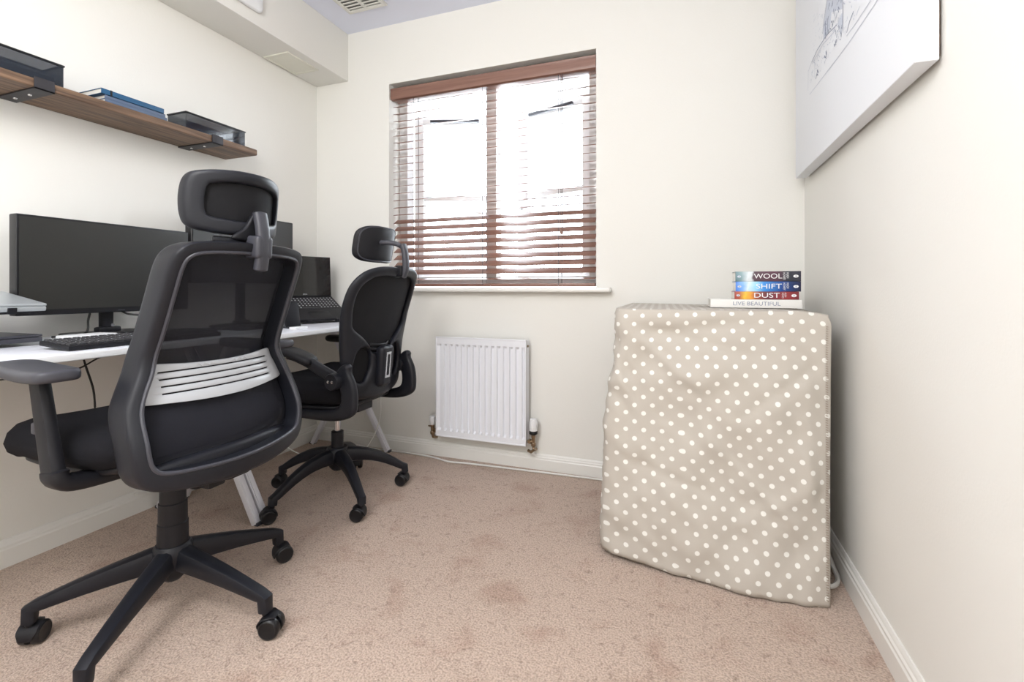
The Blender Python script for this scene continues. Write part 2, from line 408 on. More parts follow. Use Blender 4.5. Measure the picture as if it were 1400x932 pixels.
# ---- venetian blind
bl = empty('venetian_blind', (-.985, 2.33, .911), 0, 'brown wooden venetian blind hanging in the window recess', 'blind')
bx0, bx1 = -.578, .578      # local
b = MB()
vp = [(0, 0), (-.012, .004), (-.016, .02), (-.013, .05), (-.016, .062), (-.008, .068), (.0, .068)]
vs = []
for x in (bx0-.003, bx1+.006):
    for y, z in vp: vs.append((x, y-.03, z+1.062))
k = len(vp); fs = [(i, (i+1) % k, (i+1) % k+k, i+k) for i in range(k)]+[tuple(range(k)), tuple(reversed(range(k, 2*k)))]
b.add(vs, fs); b.out('valance', M['blindwood'], bl, 40)
b = MB(); b.b2((bx0, -.022, 1.068), (bx1, .035, 1.115), .003); b.out('headrail', M['blindwood'], bl)
slat = None; NS = 25
for i in range(NS):
    z = .046+i*.0412; ang = math.radians((-33 if i < 9 else -16)+random.uniform(-1.5, 1.5))
    if i == 0: ang = math.radians(-10)
    if slat is None:
        b = MB()
        n = 4; vs = []; fs = []
        for x in (bx0+.002, bx1):
            for j in range(n+1):
                t = j/n-.5; vs.append((x, t*.05, (.0012*(1-4*t*t)+.0011)))
            for j in range(n, -1, -1):
                t = j/n-.5; vs.append((x, t*.05, (.0012*(1-4*t*t)-.0011)))
        k = 2*(n+1); fs = [(i2, (i2+1) % k, (i2+1) % k+k, i2+k) for i2 in range(k)]+[tuple(range(k)), tuple(reversed(range(k, 2*k)))]
        b.add(vs, fs); slat = b.out('slat', M['blindwood'], bl, 30); o = slat
    else:
        o = slat.copy(); C.objects.link(o); o.parent = bl
    o.location = (0, 0, z); o.rotation_euler = (-ang, random.uniform(-.0012, .0012), 0)
b = MB(); b.b2((bx0, -.026, .004), (bx1, .026, .021), .004); b.out('bottom_rail', M['blindwood'], bl)
for x in (-.44, -.02, .395):
    b = MB()
    for y in (-.0275, .0275): b.sweep([(x, y, .012), (x, y, 1.07)], .0011, n=6, dome=False)
    b.sweep([(x+.012, 0, .012), (x+.012, 0, 1.07)], .001, n=6, dome=False)
    b.out('ladder_cord', M['grey'], bl)
b = MB()
for x in (.408, .418): b.sweep([(x, -.036, .30), (x, -.034, 1.07)], .0009, n=6, dome=False)
b.out('pull_cord', M['grey'], bl)
b = MB(); b.lathe([(.002, .03), (.005, .026), (.0055, .018), (.009, .006), (.008, 0), (.003, -.004)], (.413, -.036, .268), n=14); b.out('cord_acorn', M['blindwood'], bl)

# ---- bulkhead access panel, ceiling vent, white wall unit
p = empty('access_panel', (-1.99, 1.99, 2.12), 0, 'small cream access hatch set in the underside of the bulkhead', 'hatch')
b = MB(); ring_box(b, -.083, .083, -.11, .11, 0, .006, .016, .002); b.v = [(x, z, -y) for x, y, z in b.v]; b.out('hatch_frame', M['panelwhite'], p)
b = MB(); b.b2((-.068, -.095, -.0035), (.068, .095, 0), .001); b.out('hatch_door', M['panelwhite'], p)
v = empty('ceiling_vent', (-1.58, 1.985, ZC), 0, 'pale louvred ceiling vent grille above the bulkhead edge', 'vent')
b = MB(); ring_box(b, -.12, .12, -.12, .12, 0, .010, .022, .003); b.b2((-.01, 0, -.10), (.01, .010, .10), .002); b.v = [(x, z, -y) for x, y, z in b.v]; b.out('vent_frame', M['vent'], v)
b = MB(); b.b2((-.105, -.105, -.002), (.105, .105, 0)); b.out('duct', M['dark'], v)
for sx in (-1, 1):
    for i in range(8):
        b = MB(); b.box((sx*.054, -.088+i*.0245, -.006), (.092, .013, .004), .001, Matrix.Rotation(.3, 4, 'X')); b.out('slat', M['vent'], v)
u = empty('wall_unit', (-1.854, 1.53, 2.175), 0, 'white plastic unit with rounded corners fixed to the bulkhead face', 'appliance')
b = MB(); f = lambda a, c, o_: (.012+o_, a, c)
b.plate(densify(rrect(-.135, 0, .135, .17, .022), .02), [], f, .012, .008, .03); b.out('cover', M['white'], u)
b = MB(); b.b2((-.0005, -.115, .015), (.004, .115, .155)); b.out('backplate', M['white'], u)

# ================================================================== SHELF AND WHAT STANDS ON IT
SZ0, SZ1, SX0, SX1, SY0, SY1 = 1.528, 1.556, XL+.001, -1.88, .42, 1.675
sh = empty('wall_shelf', (SX0, 1.05, SZ0), 0, 'long rustic brown wooden shelf on black iron straps fixed to the left wall', 'shelf')
b = MB(); b.b2((0, SY0-1.05, 0), (SX1-SX0, SY1-1.05, SZ1-SZ0), .006, 3); b.out('board', M['shelfwood'], sh)
for yc in (.887, 1.47):
    y = yc-1.05; d = SX1-SX0
    b = MB(); b.b2((0, y-.025, -.005), (d+.006, y+.025, 0), .001); b.b2((d+.001, y-.025, -.005), (d+.006, y+.025, .032), .001)
    b.b2((0, y-.025, 0), (.004, y+.025, .032), .001)
    br = b.out('bracket', M['steel'], sh)
    for x in (.05, .13):
        s_ = MB(); s_.lathe([(.005, -.008), (.006, -.006), (.006, -.004)], (x, y, 0), n=10); s_.out('screw', M['chrome'], br)

def tray(y0, y1, lab, h=.083):
    t = empty('acrylic_tray', (-1.985, (y0+y1)/2, SZ1), 0, lab, 'tray')
    a = .055; c = (y1-y0)/2; b = MB()
    b.b2((-a, -c, .001), (a, c, .004)); b.b2((a-.004, -c, .001), (a, c, h)); b.b2((-a, -c, .001), (-a+.004, c, h))
    b.b2((-a+.004, -c, .001), (a-.004, -c+.004, h)); b.b2((-a+.004, c-.004, .001), (a-.004, c, h)); b.out('tray_body', M['smoke'], t, 0)
    r = MB(); r.b2((a-.007, -c-.003, h-.006), (a+.003, c+.003, h), .002); r.b2((-a-.003, -c-.003, h-.006), (-a+.007, c+.003, h), .002)
    r.b2((-a, -c-.003, h-.006), (a, -c+.006, h), .002); r.b2((-a, c-.006, h-.006), (a, c+.003, h), .002); r.out('rim', M['bezel'], t)
    b = MB(); b.b2((-a+.012, -c+.012, .005), (a-.02, c*.1, h*.62), .003); b.b2((-a+.015, c*.15, .005), (a-.02, c-.014, h*.5), .003); b.out('packed_contents', M['slate'], t)
    return t
tray(1.372, 1.650, 'smoked black acrylic tray standing at the right end of the shelf')
tray(.62, .962, 'smoked blue-black acrylic tray at the left end of the shelf, cut by the frame', .088)
z = SZ1
for i, (th, m, dx, y0, y1, lab) in enumerate([(.013, 'slate', .0, 1.085, 1.300, 'slate-blue notebook lowest in the stack on the shelf'),
        (.012, 'slate', .003, 1.078, 1.292, 'slate-blue notebook second from the bottom of the shelf stack'),
        (.014, 'slate', -.002, 1.080, 1.288, 'slate-blue notebook directly under the bright blue one on the shelf'),
        (.019, 'navy', 0, 1.068, 1.282, 'bright blue notebook with elastic strap topmost in the shelf stack')]):
    nb = empty('notebook', (-1.995+dx, (y0+y1)/2, z), 0, lab, 'notebook', 'notebooks stacked on the shelf')
    c = (y1-y0)/2; b = MB(); b.b2((-.068, -c, 0), (.068, c, .0018), .0006); b.b2((-.068, -c, th-.0018), (.068, c, th), .0006); b.b2((.0665, -c, 0), (.068, c, th), .0006)
    b.out('cover', M[m], nb); b = MB(); b.b2((-.064, -c+.003, .0018), (.066, c-.003, th-.0018)); b.out('pages', M['paper'], nb)
    if m == 'navy':
        b = MB(); ring_box(b, -.0695, .0695, -.0005, th+.0005, -c+.028, -c+.034, .0012, 0); b.out('elastic_strap', M['bezel'], nb)
    z += th

# ================================================================== DESKS
def desk(y0, y1, top, lab, x0=-2.075, x1=-1.50):
    d = empty('desk', ((x0+x1)/2, (y0+y1)/2, 0), 0, lab, 'desk', 'white desks along the left wall')
    a = (x1-x0)/2; c = (y1-y0)/2; t = .022
    b = MB(); b.b2((-a, -c, top-t), (a, c, top), .002); b.out('tabletop', M['desk'], d)
    b = MB(); b.b2((a-.0005, -c, top-t+.002), (a+.003, c, top-.003), .001); b.out('edge_strip', M['white'], d)
    for sy in (-1, 1):
        for sg in (1, -1):
            yy = sy*(c-(.015 if sg > 0 else .045))
            b = MB(); P0 = Vector((sg*(a-.04), yy, .0)); P1 = Vector((-sg*(a-.13), yy, top-t-.001)); D = (P1-P0); L_ = D.length
            ang = math.atan2(D.x, D.z); R = Matrix.Rotation(ang, 4, 'Y'); mid = (P0+P1)/2
            b.box(mid, (.024, .028, L_-.006), .002, R); b.box(mid+R @ Vector((.013*sg, 0, 0)), (.005, .018, L_-.03), .001, R)
            lg = b.out('leg', M['deskleg'], d)
            f_ = MB(); f_.box((P0.x, P0.y, .006), (.034, .026, .012), .003); f_.out('foot', M['grey'], lg)
    for sy in (-1, 1): b = MB(); b.box((0, sy*(c-.03), top*.5), (.03, .05, .03), .003); b.out('cross_joint', M['deskleg'], d)
    return d
DT1, DT2 = .740, .728
desk(.20, 1.385, DT1, 'white desk nearest the camera, under the large left monitor')
desk(1.392, 2.24, DT2, 'white desk in the back left corner, under the laptop')

# ---- monitors
def monitor(x, yc, zb, zt, w_, base_z, lab, base_w=.24):
    t = empty('monitor', (x, yc, base_z), 0, lab, 'monitor', 'black monitors on the desks')
    h = zt-zb; z0 = zb-base_z
    b = MB(); b.b2((-.030, -w_/2, z0), (.008, w_/2, z0+h), .005, 3); b.b2((-.05, -w_*.3, z0+h*.2), (-.028, w_*.3, z0+h*.8), .01, 3); b.out('housing', M['bezel'], t)
    b = MB(); b.b2((.0075, -w_/2+.007, z0+.018), (.0090, w_/2-.007, z0+h-.007)); b.out('screen', M['screen'], t, 0)
    b = MB(); b.b2((.0078, .010, z0+.007), (.0088, .032, z0+.0095)); b.out('badge', M['grey'], t, 0)
    b = MB(); b.b2((-.055, -.018, .012), (-.028, .018, z0+h*.45), .006); b.b2((-.05, -.036, .010), (-.015, .036, .03), .008); st = b.out('stand_column', M['black'], t)
    s_ = MB(); s_.lathe([(.006, 0), (.006, .003)], (-.028, .012, .035), 'X', 10); s_.out('screw', M['chrome'], st)
    b = MB(); b.plate(densify(rrect(-.11, -base_w/2, .07, base_w/2, .035), .02), [], lambda a, c, o_: (a, c, .0065+o_), .006, .006, .04); b.out('stand_base', M['bezel'], t)
    return t
mon1 = monitor(-1.925, 1.105, .822, 1.138, .535, DT1, 'large black monitor on the near desk, left of the near chair')
monitor(-1.925, 1.655, .930, 1.246, .542, DT2, 'black monitor half hidden behind the near chair headrest')
cab = cable('monitor_cable', [(-1.96, 1.06, .86), (-1.955, 1.045, .80), (-1.93, 1.02, .752), (-1.97, .95, .746)], .0035, M['cableblack']); tag(cab, 'black cable dropping from the left side of the near monitor stand', 'cable')
cab = cable('monitor_cable', [(-1.955, 1.12, .85), (-1.93, 1.15, .815), (-1.89, 1.19, .805), (-1.885, 1.215, .78), (-1.92, 1.20, .753), (-2.00, 1.18, .745)], .0035, M['cableblack']); tag(cab, 'black cable looping right of the near monitor stand', 'cable')

# ---- keyboard on the near desk
def keyboard(loc, rz, w_, d_, lab):
    k = empty('keyboard', loc, rz, lab, 'keyboard')
    b = MB(); b.box((0, 0, .008), (d_, w_, .014), .005, Matrix.Rotation(math.radians(4), 4, 'Y')); b.out('case', M['black'], k)
    R = Matrix.Rotation(math.radians(4), 4, 'Y'); key = None; kp = None
    b = MB(); pr = MB()
    for r_ in range(6):
        xx = -d_/2+.018+r_*(d_-.036)/5; n = 20
        for c_ in range(n):
            yy = -w_/2+.014+c_*(w_-.028)/(n-1)
            if r_ == 5 and 5 < c_ < 12: continue
            p_ = R @ Vector((xx, yy, .012)); b.box(p_+Vector((0, 0, .004)), (.0165, .0175, .007), .002, R, 1); pr.box(p_+Vector((-.002, 0, .0077)), (.0025, .0022, .0005), 0, R)
        if r_ == 5: p_ = R @ Vector((xx, -w_/2+.014+8.5*(w_-.028)/(n-1), .012)); b.box(p_+Vector((0, 0, .004)), (.0165, .125, .007), .002, R, 1)
    o = b.out('keycaps', M['key'], k); o['kind'] = 'stuff'
    o2 = pr.out('key_legends', M['keyprint'], k, 0); o2['kind'] = 'stuff'
    return k
keyboard((-1.600, .995, DT1+.004), 0, .44, .135, 'black full-size keyboard on the near white desk')
b = MB(); b.b2((-.040, -.06, 0), (.040, .06, .026), .003); o = b.out('white_box', M['white']); o.location = (-1.735, .925, DT1); o.rotation_euler = (0, 0, .05); tag(o, 'small flat white box behind the keyboard', 'box')

# ---- laptops
def laptop(name, loc, rz, tilt, lab, w_, d_, body, screen_m, lid=105, stand=True, closed=False, logo=None, lift=.022):
    """local: faces +X, width along Y; origin on the desk under the deck's middle"""
    t = empty(name, loc, rz, lab, 'laptop')
    R = Matrix.Rotation(tilt, 4, 'Y'); zc = math.sin(tilt)*d_/2+lift
    base = Matrix.Translation((0, 0, zc)) @ R
    b = MB(); b.m = base; b.b2((-d_/2, -w_/2, 0), (d_/2, w_/2, .014), .004, 3); dk = b.out('deck', body, t)
    if closed:
        b = MB(); b.m = base; b.b2((-d_/2, -w_/2, .015), (d_/2, w_/2, .022), .003, 3); b.out('lid', body, t); return t
    b = MB(); b.m = base
    for r_ in range(6):
        for c_ in range(15):
            if r_ == 5 and 3 < c_ < 9: continue
            x = -d_/2+.03+r_*.0185; y = -w_*.43+c_*(w_*.86)/14
            b.box((x, y, .0148), (.0150, w_*.86/14-.003, .0022), .0007, None, 1)
    x = -d_/2+.03+5*.0185; b.box((x, -w_*.43+6*(w_*.86)/14, .0148), (.015, w_*.30, .0022), .0007, None, 1)
    kk = b.out('keys', M['key'], dk); kk['kind'] = 'stuff'
    b = MB(); b.m = base
    for r_ in range(6):
        for c_ in range(15):
            if r_ == 5 and 3 < c_ < 9: continue
            x = -d_/2+.028+r_*.0185; y = -w_*.43+c_*(w_*.86)/14; b.box((x, y, .0162), (.0065, .006, .0004))
    kk = b.out('key_legends', M['keyprint'], dk, 0); kk['kind'] = 'stuff'
    b = MB(); b.m = base; b.b2((d_*.18, -.055, .0138), (d_*.46, .055, .0146), .0003); b.out('touchpad', M['black'] if body != M['silver'] else body, dk)
    hin = base @ Matrix.Translation((-d_/2+.004, 0, .014)) @ Matrix.Rotation(math.radians(-(lid-90)), 4, 'Y')
    H = d_*.93
    b = MB(); b.m = hin; b.b2((-.008, -w_/2, 0), (-.001, w_/2, H), .003, 3); ld = b.out('lid', body, t)
    b = MB(); b.m = hin; b.b2((-.0012, -w_/2+.003, .004), (.0004, w_/2-.003, H-.003)); b.out('screen', screen_m, ld, 0)
    if logo:
        lg = text('logo', logo, M['keyprint'], ld, (0, 0, 0), (0, 0, 0), .010, .024, .0001)
        lg.matrix_local = hin @ Matrix.Translation((.0006, -.012, .012)) @ Matrix(((0, 0, 1, 0), (1, 0, 0, 0), (0, 1, 0, 0), (0, 0, 0, 1)))
    if stand:
        b = MB(); zr = math.sin(tilt)*d_
        b.m = base; b.b2((-d_*.45, -w_*.36, -.006), (d_*.44, w_*.36, -.001), .002)
        b.b2((d_*.42, -w_*.30, -.005), (d_*.53, -w_*.22, .012), .002); b.b2((d_*.42, w_*.22, -.005), (d_*.53, w_*.30, .012), .002)
        b.m = Matrix.Identity(4); b.b2((-d_*.42, -w_*.34, .0), (d_*.38, w_*.34, .004), .001)
        for sy in (-1, 1): b.sweep([(-d_*.1, sy*w_*.3, .006), (-d_*.36, sy*w_*.3, zr*.82)], (.012, .004), up=(0, 1, 0), n=8)
        b.out('laptop_stand', M['black'], t)
    return t
laptop('laptop', (-1.835, 1.985, DT2), math.radians(-20), math.radians(29), 'open black laptop on a tilted stand in the far desk corner', .30, .235, M['black'], M['glossscreen'], 122, logo='DELL', lift=.010)
laptop('laptop', (-1.86, .665, DT1), 0, math.radians(9), 'closed silver laptop on a raised stand at the left edge of the photo', .33, .23, M['silver'], M['glossscreen'], 112, stand=False, closed=True)
l1 = bpy.data.objects['laptop.001']
for ch in list(l1.children): ch.location.z += .080
b = MB(); Rt = Matrix.Rotation(math.radians(9), 4, 'Y'); T1 = Matrix.Translation((0, 0, .080+.022+math.sin(math.radians(9))*.115)) @ Rt
b.m = T1; b.b2((-.10, -.155, -.007), (.112, .150, -.001), .002); b.b2((.104, -.10, -.006), (.118, -.08, .012), .002); b.b2((.104, .08, -.006), (.118, .10, .012), .002)
b.m = Matrix.Identity(4); b.b2((-.09, -.26, 0), (.09, -.165, .006), .002); b.box((0, -.175, .055), (.05, .012, .11), .003); b.box((0, -.150, .104), (.05, .06, .008), .003, Rt); b.out('laptop_stand', M['black'], l1)
laptop('laptop', (-1.905, .675, DT1-.012), math.radians(2), 0, 'closed dark grey laptop lying flat on the near desk beside the keyboard', .33, .235, M['grey'], M['screen'], closed=True)

# small things on the far desk beside the laptop
t = empty('phone_stand', (-1.66, 1.66, DT2), math.radians(-15), 'black phone propped upright on a small stand beside the laptop', 'phone stand')
b = MB(); b.box((0, 0, .062), (.008, .07, .115), .004, Matrix.Rotation(-.25, 4, 'Y')); b.out('phone', M['black'], t)
b = MB(); b.box((-.005, 0, .004), (.07, .06, .008), .003); b.box((-.028, 0, .035), (.006, .03, .07), .002, Matrix.Rotation(.2, 4, 'Y')); b.out('stand', M['grey'], t)
b = MB(); b.b2((-.02, -.035, 0), (.02, .035, .012), .003); o = b.out('usb_adapter', M['white']); o.location = (-1.58, 1.62, DT2); tag(o, 'small white adapter block lying in front of the phone stand', 'adapter')
b = MB(); b.b2((-.055, -.13, 0), (.055, .13, .016), .004); o = b.out('document_tray', M['grey']); o.location = (-1.80, 1.50, DT2); tag(o, 'flat grey folder on the far desk seen through the near chair mesh', 'folder')

# ================================================================== CHAIRS
def hood_sweep(b, dx, r):
    vs = []; fs = []; n = 12
    for i in range(n+1):
        a = math.radians(60+130*i/n); w_ = .0245*min(1, .55+1.6*min(i, n-i)/n)
        for rr_, yy in ((r+.002, -w_), (r+.0048, -w_*.92), (r+.0058, 0), (r+.0048, w_*.92), (r+.002, w_)): vs.append((dx+rr_*math.cos(a), yy, r+rr_*math.sin(a)))
    for i in range(n):
        for j in range(5): a = i*5+j; c = i*5+(j+1) % 5; fs.append((a, c, c+5, a+5))
    fs.append((0, 1, 2, 3, 4)); fs.append(tuple(n*5+j for j in (4, 3, 2, 1, 0)))
    b.add(vs, fs)
def caster(parent, x, y, rz, r=.027):
    c = empty('caster', (x, y, 0), rz); c.parent = parent
    del_ = .016
    h = MB(); h.lathe([(.0085, .055), (.0085, .088)], (0, 0, 0), n=12)
    h.sweep([(del_+.030*math.cos(q), 0, r+.030*math.sin(q)) for q in [math.radians(a) for a in (5, 25, 45, 65, 85, 105, 125, 145, 165)]], [(.010, .003)]+[(.0205, .0035)]*7+[(.012, .003)], up=(0, 1, 0) if False else (0, 0.001, 0), n=10, p=4) if False else hood_sweep(h, del_, r)
    h.b2((del_-.012, -.006, .020), (del_+.012, .006, .055), .003); h.out('hood', M['black'], c)
    for sy in (-1, 1):
        wv = MB(); wv.lathe([(.004, -.0095), (r*.6, -.0100), (r*.9, -.0095), (r, -.007), (r, .005), (r*.93, .0085), (r*.8, .0105), (r*.72, .0095), (.006, .0095)], (del_, sy*.0140, r+.0005), n=22, rot=Matrix.Rotation(-sy*PI/2, 4, 'X'))
        wv.out('wheel', M['bezel'], c)
    return c

def star_base(parent, angs, R, hub_h, tip_h, bulge, width0, casts):
    bs = empty('base'); bs.parent = parent
    b = MB(); b.lathe([(.020, hub_h-.10), (.034, hub_h-.085), (.048, hub_h-.03), (.046, hub_h-.008), (.040, hub_h)], n=24); b.out('hub', M['charcoal'], bs)
    for a in angs:
        b = MB(); b.m = Matrix.Rotation(math.radians(a), 4, 'Z')
        n = 8; path = []; sz = []
        for i in range(n+1):
            t = i/n; x = .022+(R-.022-.012)*t
            zz = (hub_h-.036)*(1-t)+(tip_h-.018)*t+bulge*math.sin(PI*t)
            path.append((x, 0, zz)); sz.append((width0*(1-t)+.0165*t, .034*(1-t)+.015*t))
        path += [(R+.002, 0, tip_h-.024), (R+.004, 0, .064)]; sz += [(.0165, .0165), (.0150, .0150)]
        # frame 'up' is tilted so the last bend stays regular
        b.sweep(path, sz, up=(0, 0.0001, 1) if False else (0, 0, 1), n=12, p=3.2) if False else leg_sweep(b, path, sz)
        b.out('leg', M['charcoal'], bs)
    for a, sw in zip(angs, casts):
        ar = math.radians(a); caster(parent, (R+.004)*math.cos(ar), (R+.004)*math.sin(ar), math.radians(sw))
    return bs
def leg_sweep(b, path, sz):
    """sweep in the XZ plane with the side axis fixed on Y"""
    P = [Vector(p) for p in path]; k = len(P); n = 12; p = 3.4; rings = []
    for i in range(k):
        t = (P[min(i+1, k-1)]-P[max(i-1, 0)]).normalized(); sd = Vector((0, 1, 0)); nn = t.cross(sd).normalized()
        a, c = sz[i]; ring = []
        for j in range(n):
            th = 2*PI*(j+.5)/n; cx, sx = math.cos(th), math.sin(th)
            ring.append(P[i]+sd*(a*math.copysign(abs(cx)**(2/p), cx))+nn*(c*math.copysign(abs(sx)**(2/p), sx)))
        rings.append(ring)
    vs = [v for r in rings for v in r]; fs = []
    for i in range(k-1):
        for j in range(n):
            a = i*n+j; c = i*n+(j+1) % n; fs.append((a, a+n, c+n, c))
    fs.append(tuple(range(n))); fs.append(tuple(reversed(range(len(vs)-n, len(vs)))))
    b.add(vs, fs)

# local frame of a chair: it faces -X, back at +X, width along Y, origin on the floor under the column
def near_chair():
    t = empty('office_chair', (-1.332, .910, 0), 0, 'high-backed black mesh office chair nearest the camera with a silver slotted lumbar band', 'chair')
    star_base(t, [151, 222, 295, 6, 77], .300, .205, .122, .004, .024, [200, 120, 250, 20, 60])
    b = MB(); b.lathe([(.037, .20), (.0365, .262), (.0345, .264), (.034, .318), (.0315, .32), (.031, .385), (.028, .388), (.027, .43)], n=24); b.out('column_cover', M['black'], t)
    b = MB(); b.b2((-.11, -.07, .405), (.10, .07, .455), .012, 3); b.b2((.08, -.045, .385), (.15, .045, .44), .012, 3); b.b2((.10, -.035, .42), (.25, .035, .47), .01); mech = b.out('tilt_mechanism', M['black'], t)
    b = MB(); b.sweep([(.05, .05, .41), (.05, .22, .380), (.05, .275, .372)], [.006, .006, .013]); b.out('tilt_lever', M['grey'], mech)
    b = MB(); b.box((.155, -.005, .405), (.045, .05, .04), .008); b.out('tension_knob', M['black'], mech)
    # seat cushion
    out_ = cr([(-.315, 0), (-.31, .15), (-.28, .225), (-.2, .25), (0, .255), (.13, .235), (.17, .17), (.18, 0), (.17, -.17), (.13, -.235), (0, -.255), (-.2, -.25), (-.28, -.225), (-.31, -.15)], 5)
    def fs_(u, v, o):
        z0 = .518 - .055*max(0, (-u-.20)/.135)**2 + .015*(v/.25)**2 + .03*max(0, (u-.02)/.16)**2
        return (u, v, z0+o*(1.0 if o > 0 else .85))
    b = MB(); b.plate(out_, [], fs_, .054, .055, .03); b.out('seat', M['seat'], t, 60)
    b = MB(); b.plate([(x*.88, y*.88) for x, y in out_], [], lambda u, v, o: (u, v, fs_(u, v, 0)[2]-.046+o), .010, .012, .05); b.out('seat_pan', M['black'], t)
    # back
    c = spl([.43, .48, .56, .64, .74, .85, 1.02], [.258, .264, .262, .226, .196, .240, .306])
    K = 1.0
    def fb(dx=0.):
        return lambda u, v, o: (c(v)-K*.81*u*u+o+dx, u*.9, v)
    outer = cr(mirror([(0, 1.022), (.08, 1.022), (.15, 1.017), (.183, 1.009), (.203, .990), (.210, .96), (.211, .90), (.212, .83), (.214, .77), (.222, .725), (.246, .672), (.261, .635), (.267, .59), (.265, .53), (.257, .492), (.235, .464), (.19, .449), (.12, .440), (.06, .436), (0, .435)]), 5)
    inner = cr(mirror([(0, .992), (.07, .992), (.14, .988), (.170, .978), (.181, .955), (.183, .90), (.184, .83), (.186, .77), (.193, .72), (.216, .67), (.230, .63), (.234, .58), (.232, .535), (.220, .508), (.19, .496), (.12, .490), (.06, .487), (0, .486)]), 5)
    b = MB(); b.plate(outer, [inner], fb(-.012), .034, .011, .03, 4); fr = b.out('back_frame', M['charcoal'], t, 50)
    lip_o = cr(mirror([(0, .500), (.10, .505), (.18, .510), (.218, .53), (.236, .57), (.236, .61), (.228, .60), (.226, .56), (.208, .521), (.175, .503), (.10, .492), (0, .486)]), 4)
    b = MB(); b.sweep([Vector(fb(.019)(u, v, 0)) for u, v in [(p.x*1.012, (p.y-.74)*1.012+.74) for p in inner]+[(inner[0].x*1.012, (inner[0].y-.74)*1.012+.74)]], .0050, up=(1, 0, 0), n=8, dome=False); b.out('frame_lip', M['grey'], fr)
    # lower shell carrying the back to the mechanism
    shell = cr(mirror([(0, .512), (.10, .512), (.19, .505), (.225, .49), (.23, .47), (.19, .448), (.10, .437), (0, .435)]), 5)
    b = MB(); b.plate(shell, [], lambda u, v, o: (c(v)-K*.81*u*u-.034+o, u*.9, v), .020, .012, .03); b.out('lower_shell', M['charcoal'], fr, 50)
    mesh_o = [(u*1.04, (v-.74)*1.02+.74) for u, v in inner]
    b = MB(); b.plate(mesh_o, [], fb(-.030), .0012, .002, .03); b.out('back_mesh', M['mesh'], t, 60)
    # lumbar plate with four slots
    lo_ = cr(mirror([(0, .722), (.09, .724), (.170, .730), (.192, .727), (.199, .705), (.218, .675), (.228, .655), (.218, .642), (.15, .637), (.07, .633), (0, .632)]), 5)
    slots = []
    for i in range(4):
        z0 = .706-i*.0165; wd = .168
        slots.append(densify([(-wd, z0+.0045), (-wd, z0+.0015), (wd, z0+.0015), (wd, z0+.0045)][::-1], .02))
    b = MB(); b.plate(lo_, slots, fb(-.014), .0035, .0025, .02); lp = b.out('lumbar_support', M['lumbar'], t, 45)
    # headrest
    ch = lambda v: .286+.10*(v-1.04)
    fh = lambda u, v, o: (ch(v)-3.6*u*u+o, u*.95, v)
    ho = cr(mirror([(0, 1.198), (.06, 1.197), (.11, 1.191), (.135, 1.178), (.143, 1.14), (.140, 1.085), (.127, 1.055), (.09, 1.043), (.04, 1.040), (0, 1.040)]), 5)
    hi = cr(mirror([(0, 1.168), (.055, 1.167), (.095, 1.160), (.106, 1.150), (.109, 1.12), (.106, 1.092), (.095, 1.082), (.06, 1.077), (.03, 1.075), (0, 1.075)]), 5)
    b = MB(); b.plate(ho, [hi], fh, .014, .012, .02, 3.); hf = b.out('headrest_frame', M['charcoal'], t, 50)
    b = MB(); b.plate([(u*1.05, (v-1.12)*1.05+1.12) for u, v in hi], [], lambda u, v, o: fh(u, v, o-.004), .002, .003, .02); b.out('headrest_mesh', M['mesh2'], hf, 60)
    b = MB(); b.plate(cr(mirror([(0, 1.105), (.012, 1.09), (.030, 1.060), (.062, 1.032), (.03, 1.025), (0, 1.024)]), 4), [], lambda u, v, o: (ch(v)+.010+o, u, v), .008, .006, .02); b.out('headrest_hinge', M['black'], hf, 50)
    b = MB(); b.sweep([(ch(1.03)-.035, -.075, 1.028), (ch(1.03)-.005, -.03, 1.026), (ch(1.03), 0, 1.025), (ch(1.03)-.005, .03, 1.026), (ch(1.03)-.035, .075, 1.028)], (.009, .010), n=10, p=3); b.out('hinge_bar', M['charcoal'], hf)
    sp = cr([(.320, 0, .955), (.328, 0, 1.0), (.328, 0, 1.05), (.318, 0, 1.098)], 5, False)
    b = MB(); b.sweep(sp, (.0175, .011), up=(1, 0, 0), n=16, p=3); b.out('headrest_stem', M['grey'], t, 50)
    b = MB(); b.box((.316, 0, 1.012), (.046, .048, .058), .011, Matrix.Rotation(.05, 4, 'Y'), 4); b.out('stem_bracket', M['grey'], t)
    # arms
    for sy in (-1, 1):
        A = empty('armrest'); A.parent = t; A.location = (0, 0, 0)
        y = sy*.285
        pad = cr([(.088, -.034), (.094, 0), (.086, .032), (.05, .042), (-.02, .047), (-.12, .044), (-.155, .026), (-.163, -.005), (-.152, -.032), (-.10, -.045), (.0, -.048), (.06, -.045)], 5)
        b = MB(); b.m = Matrix.Translation((.014, y+sy*.005, 0)) @ Matrix.Rotation(sy*.11, 4, 'Z') @ Matrix.Scale(-sy, 4, (0, 1, 0))
        b.plate(pad, [], lambda u, v, o: (u, v, .722+o+.006*(u/.15)**2), .013, .012, .03, 2.8); b.out('arm_pad', M['grey'], A, 50)
        b = MB(); b.sweep([(-.010, y, .712), (.018, y, .60), (.045, y, .50)], [(.013, .021), (.014, .023), (.015, .025)], up=(1, 0, 0), n=12, p=4, dome=False); ps = b.out('arm_post', M['black'], A, 40)
        b = MB(); b.box((-.010, y, .60), (.02, .022, .026), .005); b.out('height_button', M['grey'], ps)
        b = MB(); b.sweep(cr([(.046, y, .510), (.048, y-sy*.003, .492), (.048, y-sy*.03, .477), (.045, y-sy*.10, .470), (.03, y-sy*.2, .462)], 4, False), [(.018, .030)]*17, up=(1, 0, 0), n=12, p=3.5); b.out('arm_bracket', M['black'], A, 50)
    return t

